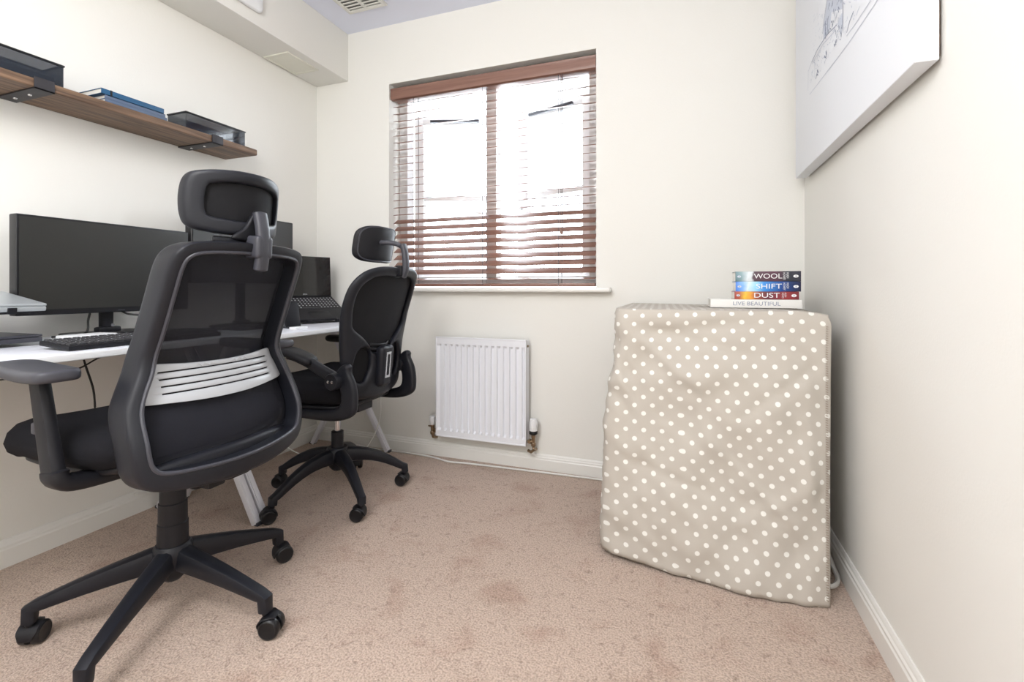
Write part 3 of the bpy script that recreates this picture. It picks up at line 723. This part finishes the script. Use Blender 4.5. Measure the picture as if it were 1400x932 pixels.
def far_chair():
    t = empty('office_chair', (-1.432, 1.690, 0), 0, 'black mesh office chair near the window with flip-up arms and a small curved headrest', 'chair')
    star_base(t, [-36+4, 36+4, 108+4, 180+4, 252+4], .288, .212, .112, .024, .026, [200, 190, 120, 200, 240])
    b = MB(); b.lathe([(.026, .16), (.026, .280), (.023, .282)], n=20); b.out('column_cover', M['black'], t)
    b = MB(); b.lathe([(.0135, .27), (.0135, .40)], n=18); b.out('gas_lift', M['chrome'], t)
    b = MB(); b.b2((-.11, -.08, .365), (.10, .08, .42), .015, 3); b.b2((.05, -.05, .385), (.15, .05, .425), .01, 3); mech = b.out('tilt_mechanism', M['black'], t)
    b = MB(); b.lathe([(.02, -.02), (.026, -.01), (.026, .02)], (-.09, -.02, .36), n=16); b.out('tension_knob', M['black'], mech)
    b = MB(); b.sweep([(.06, .05, .40), (.08, .20, .402), (.085, .255, .40)], [.005, .006, .012]); b.out('tilt_lever', M['black'], mech)
    out_ = cr([(-.30, 0), (-.29, .15), (-.25, .225), (-.16, .245), (0, .245), (.14, .225), (.19, .16), (.20, 0), (.19, -.16), (.14, -.225), (0, -.245), (-.16, -.245), (-.25, -.225), (-.29, -.15)], 5)
    def fs_(u, v, o):
        z0 = .485 - .05*max(0, (-u-.17)/.13)**2 + .018*(v/.25)**2
        return (u, v, z0+o)
    b = MB(); b.plate(out_, [], fs_, .052, .055, .03); b.out('seat', M['seat'], t, 60)
    b = MB(); b.plate([(x*.86, y*.86) for x, y in out_], [], lambda u, v, o: (u, v, .434+o), .012, .012, .05); b.out('seat_pan', M['black'], t)
    c = spl([.43, .52, .60, .68, .80, .90, 1.0], [.205, .215, .222, .228, .252, .285, .325])
    K = .95
    f0 = lambda u, v, o: (c(v)-K*u*u+o, u, v)
    outer = cr(mirror([(0, .992), (.06, .995), (.13, .990), (.182, .970), (.216, .925), (.226, .86), (.222, .78), (.208, .68), (.198, .60), (.192, .53), (.18, .485), (.13, .462), (.06, .452), (0, .450)]), 5)
    opening = cr(mirror([(0, .950), (.06, .957), (.125, .951), (.166, .928), (.186, .89), (.188, .84), (.181, .79), (.170, .750), (.12, .712), (.078, .672), (.060, .644), (0, .640)]), 5)
    hole = cr([(.075, .648), (.105, .668), (.135, .655), (.152, .61), (.150, .56), (.128, .530), (.095, .530), (.075, .56), (.066, .60)], 5)
    hole2 = [(-p.x, p.y) for p in reversed(hole)]
    b = MB(); b.plate(outer, [opening, hole, hole2], f0, .015, .016, .025); fr = b.out('back_frame', M['charcoal'], t, 55)
    b = MB(); b.plate([(u*.96, (v-.72)*.96+.72) for u, v in outer], [], lambda u, v, o: f0(u, v, o-.012), .003, .004, .035); b.out('back_mesh', M['mesh2'], t, 60)
    # raised spine with a light outlined slot
    sp = cr(mirror([(0, .665), (.025, .668), (.042, .655), (.044, .60), (.040, .53), (.03, .500), (0, .495)]), 5)
    b = MB(); b.plate(sp, [], lambda u, v, o: (c(v)+.022+o, u, v), .020, .014, .02); spn = b.out('spine', M['charcoal'], t, 55)
    b = MB(); b.plate(densify(rrect(-.016, .532, .016, .640, .003), .02), [densify(rrect(-.009, .542, .009, .630, .002), .02)], lambda u, v, o: (c(v)+.043+o, u, v), .0015, .0015, .02); b.out('slot_trim', M['lumbar'], spn)
    for dz in (0, .018):
        b = MB(); b.sweep([(c(.66)-.01, -.062, .658+dz), (c(.66)+.012, -.02, .652+dz), (c(.66)+.012, .02, .652+dz), (c(.66)-.01, .062, .658+dz)], (.004, .006), up=(0, 0, 1), n=8); b.out('spine_rib', M['black'], spn)
    # headrest
    ch = lambda v: .225+.18*(v-1.02)
    fh = lambda u, v, o: (ch(v)-2.8*u*u+o, u*.96, v)
    ho = cr(mirror([(0, 1.164), (.06, 1.164), (.105, 1.157), (.130, 1.135), (.134, 1.09), (.130, 1.045), (.105, 1.022), (.06, 1.015), (0, 1.014)]), 5)
    b = MB(); b.plate(ho, [], fh, .012, .012, .02); hd = b.out('headrest_pad', M['black'], t, 60)
    b = MB(); b.sweep([Vector(fh(p.x*.93, (p.y-1.088)*.93+1.088, .011)) for p in ho]+[Vector(fh(ho[0].x*.93, (ho[0].y-1.088)*.93+1.088, .011))], .003, up=(1, 0, 0), n=6, dome=False); b.out('headrest_piping', M['grey'], hd)
    b = MB(); b.sweep(cr([(.245, -.03, 1.098), (.275, -.025, 1.096), (.305, -.005, 1.092), (.330, 0, 1.080)], 4, False), (.009, .010), n=10); b.out('headrest_arm', M['grey'], hd)
    b = MB(); b.sweep(cr([(.334, 0, 1.088), (.345, 0, 1.05), (.348, 0, .99), (.335, 0, .955)], 5, False), (.015, .012), up=(1, 0, 0), n=14, p=3); b.out('headrest_stem', M['grey'], t, 50)
    b = MB(); b.box((.326, 0, .978), (.032, .050, .046), .009, None, 3); b.out('stem_bracket', M['black'], t)
    # flip-up arms
    for sy in (-1, 1):
        A = empty('armrest'); A.parent = t
        y = .205 if sy > 0 else -.232
        br = cr([(.250, .610), (.250, .590), (.270, .545), (.278, .48), (.265, .43), (.20, .402), (.10, .395), (-.03, .400), (-.075, .415), (-.07, .432), (-.02, .432), (.12, .437), (.195, .455), (.208, .50), (.195, .545), (.175, .57), (.188, .59), (.212, .615), (.236, .622)], 5)
        b = MB(); b.plate(br, [], lambda u, v, o: (u, y-sy*.012*(1 if v > .45 else 1)+o, v), .016, .014, .02); b.out('arm_bracket', M['charcoal'], A, 55)
        b = MB(); b.lathe([(.020, -.045), (.030, -.04), (.032, 0), (.032, .028), (.029, .033)], (.192, y, .556), n=22, rot=Matrix.Rotation(-sy*PI/2, 4, 'X')); pv = b.out('arm_pivot', M['charcoal'], A, 50)
        for dx in (-.009, .009):
            s_ = MB(); s_.lathe([(.005, 0), (.0055, .003), (.003, .004)], (.192+dx, y+sy*.033, .557), n=10, rot=Matrix.Rotation(-sy*PI/2, 4, 'X')); s_.out('screw', M['chrome'], pv)
        b = MB(); b.sweep(cr([(.190, y, .564), (.12, y, .592), (.06, y, .620), (0, y, .640), (-.04, y, .648)], 4, False), [(.013, .022)]*17, up=(0, 0, 1), n=12, p=3.5); b.out('arm_link', M['charcoal'], A, 50)
        pad = cr([(.16, 0), (.155, .028), (.12, .04), (0, .043), (-.12, .038), (-.155, .022), (-.165, 0), (-.155, -.022), (-.12, -.038), (0, -.043), (.12, -.04), (.155, -.028)], 4)
        b = MB(); b.m = Matrix.Translation((-.075, y, 0))
        b.plate(pad, [], lambda u, v, o: (u, v, .660+o-.04*max(0, u/.16)**1.6), .016, .018, .03); b.out('arm_pad', M['black'], A, 55)
    return t
near_chair(); far_chair()

# ================================================================== RADIATOR
rd = empty('radiator', (-.978, 2.262, 0), 0, 'small white ribbed panel radiator on the back wall under the window', 'radiator')
RX0, RX1, RZ0, RZ1 = -.250, .250, .134, .650
b = MB()
# pressed front sheet: 14 vertical flutes
n = 14; m_ = .018; pts = []
for i in range(n):
    x0 = RX0+m_+i*(RX1-RX0-2*m_)/n; wd = (RX1-RX0-2*m_)/n
    for q, d in ((.0, 0), (.36, 0), (.46, -.008), (.88, -.008), (.98, 0)): pts.append((x0+q*wd, d))
pts = [(RX0, 0)]+pts+[(RX1, 0)]
zs = [(RZ0, 0), (RZ0+.028, 0), (RZ0+.040, 1), (RZ1-.046, 1), (RZ1-.034, 0), (RZ1, 0)]
vs = []; fs = []
for z, k in zs:
    for x, d in pts: vs.append((x, -.062+(-d*-1)*k*0 + (d*k*-1)*-1*0 + (-.0 if d == 0 else .0)+(.012*k if d == 0 and RX0 < x < RX1 else 0), z))
w_ = len(pts)
for i in range(len(zs)-1):
    for j in range(w_-1): a = i*w_+j; fs.append((a, a+1, a+1+w_, a+w_))
b.add(vs, fs)
b.b2((RX0+.002, -.061, RZ0+.001), (RX1-.002, -.050, RZ0+.015), .002)
b.out('front_panel', M['radiator'], rd, 20)
b = MB(); b.b2((RX0, -.047, RZ0), (RX1, -.044, RZ1)); b.b2((RX0, -.064, RZ0-.002), (RX0+.006, -.05, RZ1+.001), .002); b.b2((RX1-.006, -.064, RZ0-.002), (RX1, -.05, RZ1+.001), .002); b.b2((RX0, -.064, RZ0-.004), (RX1, -.05, RZ0+.004), .002); b.b2((RX0, -.064, RZ1-.004), (RX1, -.05, RZ1+.003), .002); b.out('panel_border', M['radiator'], rd)
b = MB(); b.b2((RX0+.01, -.046, RZ0+.01), (RX1-.01, -.02, RZ1-.01), .003); b.out('convector_body', M['radiator'], rd)
for x in (RX0+.004, RX1-.004):
    b = MB(); b.b2((x-.004, -.056, RZ0+.004), (x+.004, -.012, RZ1-.002), .002); b.out('side_panel', M['radiator'], rd)
b = MB(); b.b2((RX0, -.056, RZ1-.006), (RX1, -.012, RZ1-.001), .002); b.out('top_grille', M['radiator'], rd)
b = MB(); b.lathe([(.006, 0), (.007, .004), (.004, .006)], (RX1-.001, -.036, RZ1-.03), 'X', 12); b.out('bleed_valve', M['brass'], rd)
def valve(x, sg, trv):
    v = empty('valve', (x, -.036, 0)); v.parent = rd
    b = MB()
    b.sweep([(-sg*.030, 0, .150), (0, 0, .150)], .008, n=12); b.lathe([(.010, .128), (.012, .132), (.012, .142), (.009, .146), (.009, .168), (.011, .172), (.011, .186)], n=14)
    b.lathe([(.012, -.006), (.013, 0), (.012, .006)], (-sg*.018, 0, .150), 'X', 6)
    if trv: b.sweep([(0, 0, .13), (0, 0, .108), (-sg*.012, .0, .098), (-sg*.03, .01, .10)], .0075, n=10)
    b.out('valve_body', M['brass'], v)
    b = MB(); b.sweep([(0, 0, .132), (0, .008, .112), (0, .035, .102), (0, .046, .10)] if not trv else [(0, 0, .12), (0, .02, .104), (0, .046, .10)], .0075, n=10); b.out('pipe', M['brass'], v)
    if trv:
        b = MB(); b.lathe([(.0125, .184), (.0205, .190), (.0205, .202), (.018, .206)], n=20); b.out('scale_ring', M['bezel'], v)
        b = MB(); b.lathe([(.0185, .203), (.0195, .212), (.0195, .250), (.0165, .262), (.010, .265)], n=20)
        for k in range(10): a = 2*PI*k/10; b.box((.0195*math.cos(a), .0195*math.sin(a), .232), (.003, .003, .034), .001, Matrix.Rotation(a, 4, 'Z'))
        b.out('thermostat_head', M['white'], v)
    else:
        b = MB(); b.lathe([(.009, .176), (.012, .18), (.016, .205), (.016, .222), (.013, .226)], n=18); b.out('valve_cap', M['white'], v)
        b = MB(); b.sweep([(-.022, -.004, .172), (.004, -.004, .172)], .004, n=8); b.out('lockshield_spindle', M['brass'], v)
valve(RX0-.034, -1, False); valve(RX1+.030, 1, True)

# ================================================================== CANVAS
cv = empty('canvas_print', (XR-.002, 1.675, 1.353), 0, 'large white canvas with a faint blue-grey street sketch on the right wall', 'picture')
CY0, CY1, CH = -.528, .528, .78
b = MB(); b.b2((-.046, CY0, 0), (-.006, CY1, CH), .003, 3); b.out('canvas', M['canvas'], cv)
b = MB(); ring_box(b, CY0+.012, CY1-.012, .012, CH-.012, 0, .008, .03, .001); b.v = [(-y, x, z) for x, y, z in b.v]; b.out('stretcher_bar', M['shelfwood'], cv)
# sketch: flat ink strokes printed on the canvas face (y to the left in the photo is +)
rs = random.Random(9)
def stroke(b, p, q, w_):
    p = Vector(p); q = Vector(q); d = (q-p); n = Vector((-d.y, d.x)).normalized()*w_/2
    x = -.0468-rs.random()*.0003
    a = [(x, p.x+n.x, p.y+n.y), (x, p.x-n.x, p.y-n.y), (x, q.x-n.x, q.y-n.y), (x, q.x+n.x, q.y+n.y)]
    b.add(a+[(x+.0001, *v[1:]) for v in a], [(0, 1, 2, 3), (7, 6, 5, 4), (0, 4, 5, 1), (1, 5, 6, 2), (2, 6, 7, 3), (3, 7, 4, 0)])
pale = MB(); ink = MB()
Y = lambda y: y-1.675
Z = lambda z: z-1.353
def poly(b, pts, w_, jit=.002):
    for (a, c), (d, e) in zip(pts[:-1], pts[1:]): stroke(b, (Y(a)+rs.uniform(-jit, jit), Z(c)+rs.uniform(-jit, jit)), (Y(d)+rs.uniform(-jit, jit), Z(e)+rs.uniform(-jit, jit)), w_)
poly(pale, [(1.97, 1.607), (1.83, 1.597), (1.66, 1.589), (1.55, 1.584), (1.34, 1.583), (1.2, 1.58)], .0022)
poly(pale, [(1.56, 1.611), (1.50, 1.609), (1.38, 1.606), (1.2, 1.602)], .0022)
def quad(b, a, c, d, e):
    quad.n = getattr(quad, 'n', 0)+1; x = -.0462-quad.n*.00009; v = [(x, Y(p[0]), Z(p[1])) for p in (a, c, d, e)]
    b.add(v+[(x+.00005, *p[1:]) for p in v], [(0, 1, 2, 3), (7, 6, 5, 4), (0, 4, 5, 1), (1, 5, 6, 2), (2, 6, 7, 3), (3, 7, 4, 0)])
# roof line of the low wing running up to the main facade
poly(ink, [(1.94, 1.71), (1.873, 1.719), (1.792, 1.716), (1.74, 1.71), (1.65, 1.69)], .0028, .0008)
poly(pale, [(1.93, 1.700), (1.80, 1.704), (1.66, 1.68)], .0022, .0008)
poly(pale, [(1.99, 1.63), (1.99, 1.70), (1.94, 1.712)], .002); poly(pale, [(1.90, 1.64), (1.90, 1.705)], .002)
# shaded facade above it, with window bays
quad(pale, (1.795, 1.716), (1.79, 1.765), (1.70, 1.765), (1.72, 1.712)); quad(pale, (1.785, 1.765), (1.72, 1.86), (1.64, 1.86), (1.66, 1.765))
quad(pale, (1.72, 1.765), (1.64, 1.79), (1.595, 1.79), (1.60, 1.71)); quad(pale, (1.64, 1.69), (1.60, 1.70), (1.588, 1.655), (1.611, 1.636))
poly(ink, [(1.80, 1.74), (1.79, 1.765), (1.74, 1.84), (1.70, 1.95)], .003); poly(ink, [(1.592, 1.66), (1.592, 1.82), (1.56, 1.95)], .0035)
poly(ink, [(1.77, 1.718), (1.768, 1.765)], .008); poly(ink, [(1.745, 1.716), (1.742, 1.76)], .004)
for k in range(60):
    y = rs.uniform(1.60, 1.775); z = rs.uniform(1.70, 1.86)
    if z > 1.72+(1.80-y)*1.4: continue
    poly(ink, [(y, z), (y+rs.uniform(-.014, .014), z+rs.uniform(-.016, .016))], rs.uniform(.002, .0045), .001)
for k in range(16): y = rs.uniform(1.60, 1.68); z = rs.uniform(1.645, 1.70); poly(ink, [(y, z), (y+rs.uniform(-.01, .01), z+rs.uniform(-.012, .012))], .003, .001)
# small figures and a parked car
for y, z in ((1.768, 1.649), (1.765, 1.658), (1.873, 1.638), (1.66, 1.642), (1.86, 1.645)):
    for k in range(5): poly(ink, [(y+rs.uniform(-.010, .010), z+rs.uniform(-.007, .007)), (y+rs.uniform(-.016, .016), z+rs.uniform(-.010, .010))], .0035, .001)
# low fronts, hedges and trees
for k in range(60): y = rs.uniform(1.62, 1.97); z = rs.uniform(1.630, 1.70); poly(pale, [(y, z), (y-rs.uniform(.0, .015), z+rs.uniform(-.012, .012))], rs.uniform(.0015, .0028), .001)
for k in range(30): y = rs.uniform(1.80, 1.92); z = rs.uniform(1.73, 1.86); poly(pale, [(y, z), (y+rs.uniform(-.007, .007), z+rs.uniform(-.010, .010))], .0022, .001)
for k in range(80): y = rs.uniform(1.32, 1.585); z = rs.uniform(1.625, 1.82); l = rs.uniform(.006, .025); poly(pale, [(y, z), (y+rs.uniform(-l, l), z+rs.uniform(-l, l))], rs.uniform(.0015, .0035), .001)
poly(ink, [(1.556, 1.62), (1.53, 1.64), (1.50, 1.65)], .003)
pale.out('sketch_wash', M['inkpale'], cv, 0)['kind'] = 'stuff'; ink.out('sketch_lines', M['ink'], cv, 0)['kind'] = 'stuff'

# ================================================================== COVERED APPLIANCE
ap = empty('appliance', (.075, 1.955, 0), 0, 'white household appliance hidden under the dotted cloth, plinth just showing', 'appliance')
b = MB(); b.b2((-.295, -.245, .035), (.295, .30, .825), .012, 3); b.out('cabinet', M['white'], ap)
b = MB(); b.b2((-.28, -.235, .008), (.28, .28, .04), .004); b.out('plinth', M['upvc'], ap)
for sx in (-1, 1):
    for yy in (-.20, .25): b = MB(); b.lathe([(.02, 0), (.02, .012)], (sx*.25, yy, 0), n=12); b.out('foot', M['black'], ap)
b = MB(); b.lathe([(.145, 0), (.15, .005), (.15, .018), (.12, .022), (.115, .012), (.05, .010)], (0, -.245, .45), n=32, rot=Matrix.Rotation(PI/2, 4, 'X')); b.out('round_door', M['upvc'], ap)

def cloth_cover():
    TOP = .8385; Fy = 1.640; Bk = 2.262; Lx = -.228; Rx = .412
    # perimeter (counter-clockwise from above): start at back-left, down the left side, along the front, up the right side
    per = []
    def arc(cx, cy, r, a0, a1, n): return [(cx+r*math.cos(math.radians(a0+(a1-a0)*i/n)), cy+r*math.sin(math.radians(a0+(a1-a0)*i/n))) for i in range(n+1)]
    rl, rr = .045, .012
    per += [(Lx, Bk-.001*0)]
    for i in range(1, 14): per.append((Lx, Bk-(Bk-Fy-rl)*i/14))
    per += arc(Lx+rl, Fy+rl, rl, 180, 270, 7)
    for i in range(1, 64): per.append((Lx+rl+(Rx-rr-Lx-rl)*i/64, Fy))
    per += arc(Rx-rr, Fy+rr, rr, 270, 360, 4)
    for i in range(1, 15): per.append((Rx, Fy+rr+(Bk-Fy-rr)*i/14))
    N = len(per); arcs = [0]
    for a, c in zip(per[:-1], per[1:]): arcs.append(arcs[-1]+math.dist(a, c))
    nz = lambda x, y, z: noise.noise(Vector((x, y, z)))
    rows = 60; vs = []; uv = []
    cx, cy = (Lx+Rx)/2, (Fy+Bk)/2
    for r_ in range(rows+1):
        t = r_/rows
        for i, (x, y) in enumerate(per):
            fx = (x-Lx)/(Rx-Lx)       # 0 left .. 1 right
            front = max(0, min(1, 1-(y-Fy)/.08))
            # outward flare towards the hem; the right front corner swings forward
            fl_l = .045*t*(1-front) + front*(.046*t*(1-fx)**3)
            oy = -front*(.085*t**1.3*math.sin(PI*min(1, fx*.62+.06)) ) - front*.0*t
            ox = -fl_l if x < cx-.1 else -.020*t*max(0, (fx-.8)/.2)**2
            zb = .012 if front < .5 else interp(fx, [0, .06, .25, .5, .8, 1], [.022, .016, .010, .006, .004, .002])
            z = TOP-.006+(zb-TOP+.006)*t
            # rounded shoulder
            sh = .010*(1-min(1, t/.02))
            if fx > .82 and front > .5: z -= .014*((fx-.82)/.18)**2*(1-t)
            # wrinkles: broad swags, diagonal pulls, fine crumple
            a = .010*nz(x*3.2+z*2.2, z*1.4-x*1.1, 2.7)*(min(1, t*5)) + .007*nz(x*9-z*5, z*4+x*3, 7.1)*min(1, t*8) + .0032*nz(x*22+z*9, z*17, 1.3)*min(1, t*8)
            a += .006*math.exp(-((z-.735-.10*(fx))/.022)**2)*math.sin(PI*min(1, fx*1.2))*-1 + .004*math.exp(-((z-.70+.12*(1-fx))/.03)**2)*(1-fx)
            for (x0, z0, x1, z1, am, wd) in ((-.22, .80, .06, .58, .0045, .016), (-.24, .72, -.12, .45, .004, .014), (.40, .70, .15, .50, -.0045, .016), (.38, .35, .1, .15, .004, .02), (-.2, .35, .1, .26, -.004, .013), (-.15, .78, .2, .70, -.005, .015), (.05, .45, .3, .22, .0035, .012)):
                dx, dz = x1-x0, z1-z0; L2 = dx*dx+dz*dz; q = max(0, min(1, ((x-x0)*dx+(z-z0)*dz)/L2)); d = math.hypot(x-x0-dx*q, z-z0-dz*q)
                a += am*math.exp(-(d/wd)**2)*math.sin(PI*q)**.5
            # outward normal
            if front > .99: nx, ny = 0, -1
            else:
                nx = -1 if fx < .03 else (1 if fx > .97 else 0); ny = -front
            am = .35 if ny == 0 else 1
            a *= 2.3
            if fx > .9 and front > .5: a *= max(0, (1-fx)/.1)
            if t < .001: a = 0
            if nx > 0 and front < .99: a = -abs(a)*.5; ox = -.022*min(1, max(0, y-Fy-.004)/.05)-.020*t
            vs.append((x+ox+nx*(a*am-sh*.6+.003), y+oy+ny*(a-sh*.6+.003), z))
            uv.append((arcs[i], TOP-(TOP-zb)*t))
    fs = []
    for r_ in range(rows):
        for i in range(N-1):
            a = r_*N+i; fs.append((a, a+1, a+1+N, a+N))
    nside = len(fs); kf = 14+8+20; ush = arcs[kf]-per[kf][0]
    # top sheet: rings shrinking from the perimeter to the middle
    rings = [0, .015, .03, .06, .12, .25, .5, .75, 1]
    base_idx = list(range(N)); prev = base_idx
    for k, q in enumerate(rings[1:]):
        cur = []
        for i, (x, y) in enumerate(per):
            px, py = x+(cx-x)*q, y+(cy-y)*q; px = x+(cx-x)*q if q < 1 else cx+(x-cx)*.02; py = py if q < 1 else cy+(y-cy)*.02
            z = TOP+.002*nz(px*7, py*7, 3)+.0
            if k == 0: z = TOP+.0005
            if k == 1 and y < Fy+.02 and x < .30: z = TOP-.006          # seam line just behind the front edge
            if k == 2 and y < Fy+.02: z = TOP+.001
            fx = (px-Lx)/(Rx-Lx)
            if fx > .82: z -= .012*((fx-.82)/.18)**2
            cur.append(len(vs)); vs.append((px, py, z)); uv.append((px+.9, py))
        for i in range(N): j = (i+1) % N; fs.append((prev[i], cur[i], cur[j], prev[j]))
        prev = cur
    fs.append(tuple(prev))
    me = bpy.data.meshes.new('fabric_cover'); me.from_pydata(vs, [], fs); L = me.uv_layers.new(name='UVMap')
    for pg in me.polygons:
        for li in pg.loop_indices:
            vi = me.loops[li].vertex_index
            L.data[li].uv = uv[vi] if pg.index < nside else (vs[vi][0]+ush, TOP+vs[vi][1]-Fy)
    me.shade_smooth(); me.materials.append(M['dots'])
    o = bpy.data.objects.new('fabric_cover', me); C.objects.link(o)
    sm = o.modifiers.new('thickness', 'SOLIDIFY'); sm.thickness = .0016; sm.offset = 1
    tag(o, 'beige cotton cover with white polka dots draped over the boxy appliance by the right wall', 'cloth cover')
    # stitches along the right hem
    b = MB()
    for r_ in range(2, rows-1):
        for hh in (.0, .5):
            j = r_*N+14+7+63+1; p = Vector(vs[j]).lerp(Vector(vs[j+N]), hh); b.box((p.x-.001, p.y-.0025, p.z), (.006, .0022, .0016), 0, Matrix.Rotation(.25, 4, 'Y'))
    st = b.out('hem_stitching', mat('hem_thread', (.36, .29, .24), .8), o, 0); st['kind'] = 'stuff'
    return o
cloth_cover()

# ---- books on the cover
def book(x0, x1, z0, th, cover, lab, title, tx, tw, ts, author=True, depth=.128, y0=1.82, logo=True, tcol=None):
    o = empty('book', (x0, y0, z0), 0, lab, 'book', 'books stacked on the dotted cover'); L_ = x1-x0
    b = MB(); b.b2((0, 0, 0), (L_, depth, .0012), .0004); b.b2((0, 0, th-.0012), (L_, depth, th), .0004); b.b2((0, 0, 0), (L_, .0015, th), .0006); b.out('cover', cover, o)
    b = MB(); b.b2((.002, .0015, .0012), (L_-.002, depth-.002, th-.0012)); b.out('pages', M['paper'], o)
    tm = tcol or M['white']; R = (PI/2, 0, 0)
    text('title', title, tm, o, (tx, -.0004, th*.5), R, ts, tw)
    if author:
        text('author_name', author, tm, o, (L_*.775, -.0004, th*.5), (PI/2, PI/2, 0), th*.30, th*.72, align='LEFT').location = (L_*.775, -.0004, th*.86)
    if logo:
        for xx, rx, m_ in ((L_*.925, .0078, M['white']), (.012, .006, M['inkpale'])):
            b = MB(); b.lathe([(1, -.0003), (1, .0003)], n=20); b.v = [(xx+x*rx, -.0004+z, th*.5+y*rx*.62) for x, y, z in b.v]; g = b.out('emblem', m_, o, 0)
            b = MB(); b.lathe([(1, -.0002), (1, .0004)], n=10); b.v = [(xx+x*rx*.2, -.0008+z, th*.5+y*rx*.38) for x, y, z in b.v]; b.out('emblem_bird', M['ink'], g, 0)
    return o
wool = ramp_mat('book_print_slate', [(0, (.12, .22, .25)), (.10, (.25, .38, .42)), (.2, (.75, .82, .85)), (.26, (.7, .75, .78)), (.29, (.09, .05, .07)), (.6, (.10, .035, .06)), (.8, (.035, .04, .055)), (1, (.03, .03, .05))], .2)
shift = ramp_mat('book_print_blue', [(0, (.06, .22, .75)), (.12, (.25, .5, .95)), (.2, (.75, .88, .95)), (.32, (.30, .68, .95)), (.45, (.05, .28, .75)), (.7, (.015, .07, .30)), (.88, (.01, .03, .12)), (1, (.012, .012, .04))], .2)
dust = ramp_mat('book_print_red', [(0, (.33, .05, .04)), (.08, (.45, .10, .05)), (.17, (.9, .55, .05)), (.26, (.85, .35, .04)), (.33, (.40, .09, .04)), (.5, (.13, .03, .05)), (.8, (.32, .035, .04)), (1, (.16, .02, .03))], .2)
lb = mat('white_book_cover', (.84, .83, .80), .5)
ZB = .8405
book(.088, .368, ZB, .0285, lb, 'wide white hardback at the bottom of the stack, under the red book', 'LIVE BEAUTIFUL', .072, .145, .019, None, .20, 1.80, False, M['ink'])
book(.166, .363, ZB+.0288, .0270, dust, 'red and orange paperback titled DUST, third from the top', 'DUST', .062, .078, .024, 'HUGH\nHOWEY')
book(.170, .369, ZB+.0560, .0345, shift, 'blue paperback titled SHIFT, second from the top', 'SHIFT', .064, .078, .024, 'HUGH\nHOWEY')
book(.169, .369, ZB+.0907, .0345, wool, 'dark slate paperback titled WOOL, topmost of the stack', 'WOOL', .058, .086, .024, 'HUGH\nHOWEY')
o = text('publisher_line', 'LIVE BEAUTIFUL', M['inkpale'], bpy.data.objects['book'], (.018, -.0004, .014), (PI/2, 0, 0), .006, .036) if False else None

# ================================================================== CABLES
def tcable(name, pts, r, m, lab): o = cable(name, pts, r, m); tag(o, lab, 'cable'); return o
tcable('power_cable', [(-1.95, 2.22, .05), (-1.7, 2.235, .006), (-1.45, 2.235, .006), (-1.27, 2.225, .006), (-1.15, 2.195, .006), (-1.05, 2.205, .006), (-.85, 2.215, .006), (-.62, 2.225, .006), (-.35, 2.235, .006), (-.20, 2.24, .006)], .005, M['cablewhite'], 'white cable lying along the foot of the back wall')
tcable('power_cable', [(-2.05, 1.25, .09), (-2.04, 1.5, .035), (-2.02, 1.7, .03), (-2.03, 1.9, .10), (-2.05, 2.1, .20)], .004, M['cablewhite'], 'white cable drooping along the left wall behind the far desk legs')
tcable('power_cable', [(-1.98, 1.75, .22), (-1.85, 1.9, .06), (-1.74, 2.0, .008), (-1.62, 2.08, .02), (-1.56, 2.17, .18), (-1.58, 2.2, .40), (-1.60, 2.2, .70)], .003, M['cablewhite'], 'thin white cable looping up beside the far desk leg')
tcable('power_cable', [(-1.75, .915, .716), (-1.75, .93, .66), (-1.745, .947, .58), (-1.75, .95, .49), (-1.82, .96, .42), (-1.95, .97, .40), (-2.08, .98, .41)], .003, M['cableblack'], 'black cable hanging below the near desk in front of the wall')
tcable('power_cable', [(-1.70, 1.02, .716), (-1.73, .955, .690), (-1.76, .89, .655), (-2.02, .84, .62)], .0025, M['cableblack'], 'short black cable crossing under the near desk edge')
tcable('appliance_hose', [(.415, 2.20, .12), (.440, 1.95, .06), (.448, 1.78, .020), (.445, 1.71, .010), (.415, 1.668, .009), (.385, 1.70, .009)], .0075, M['cablewhite'], 'grey-white hose looping out beside the dotted cover at the right wall')
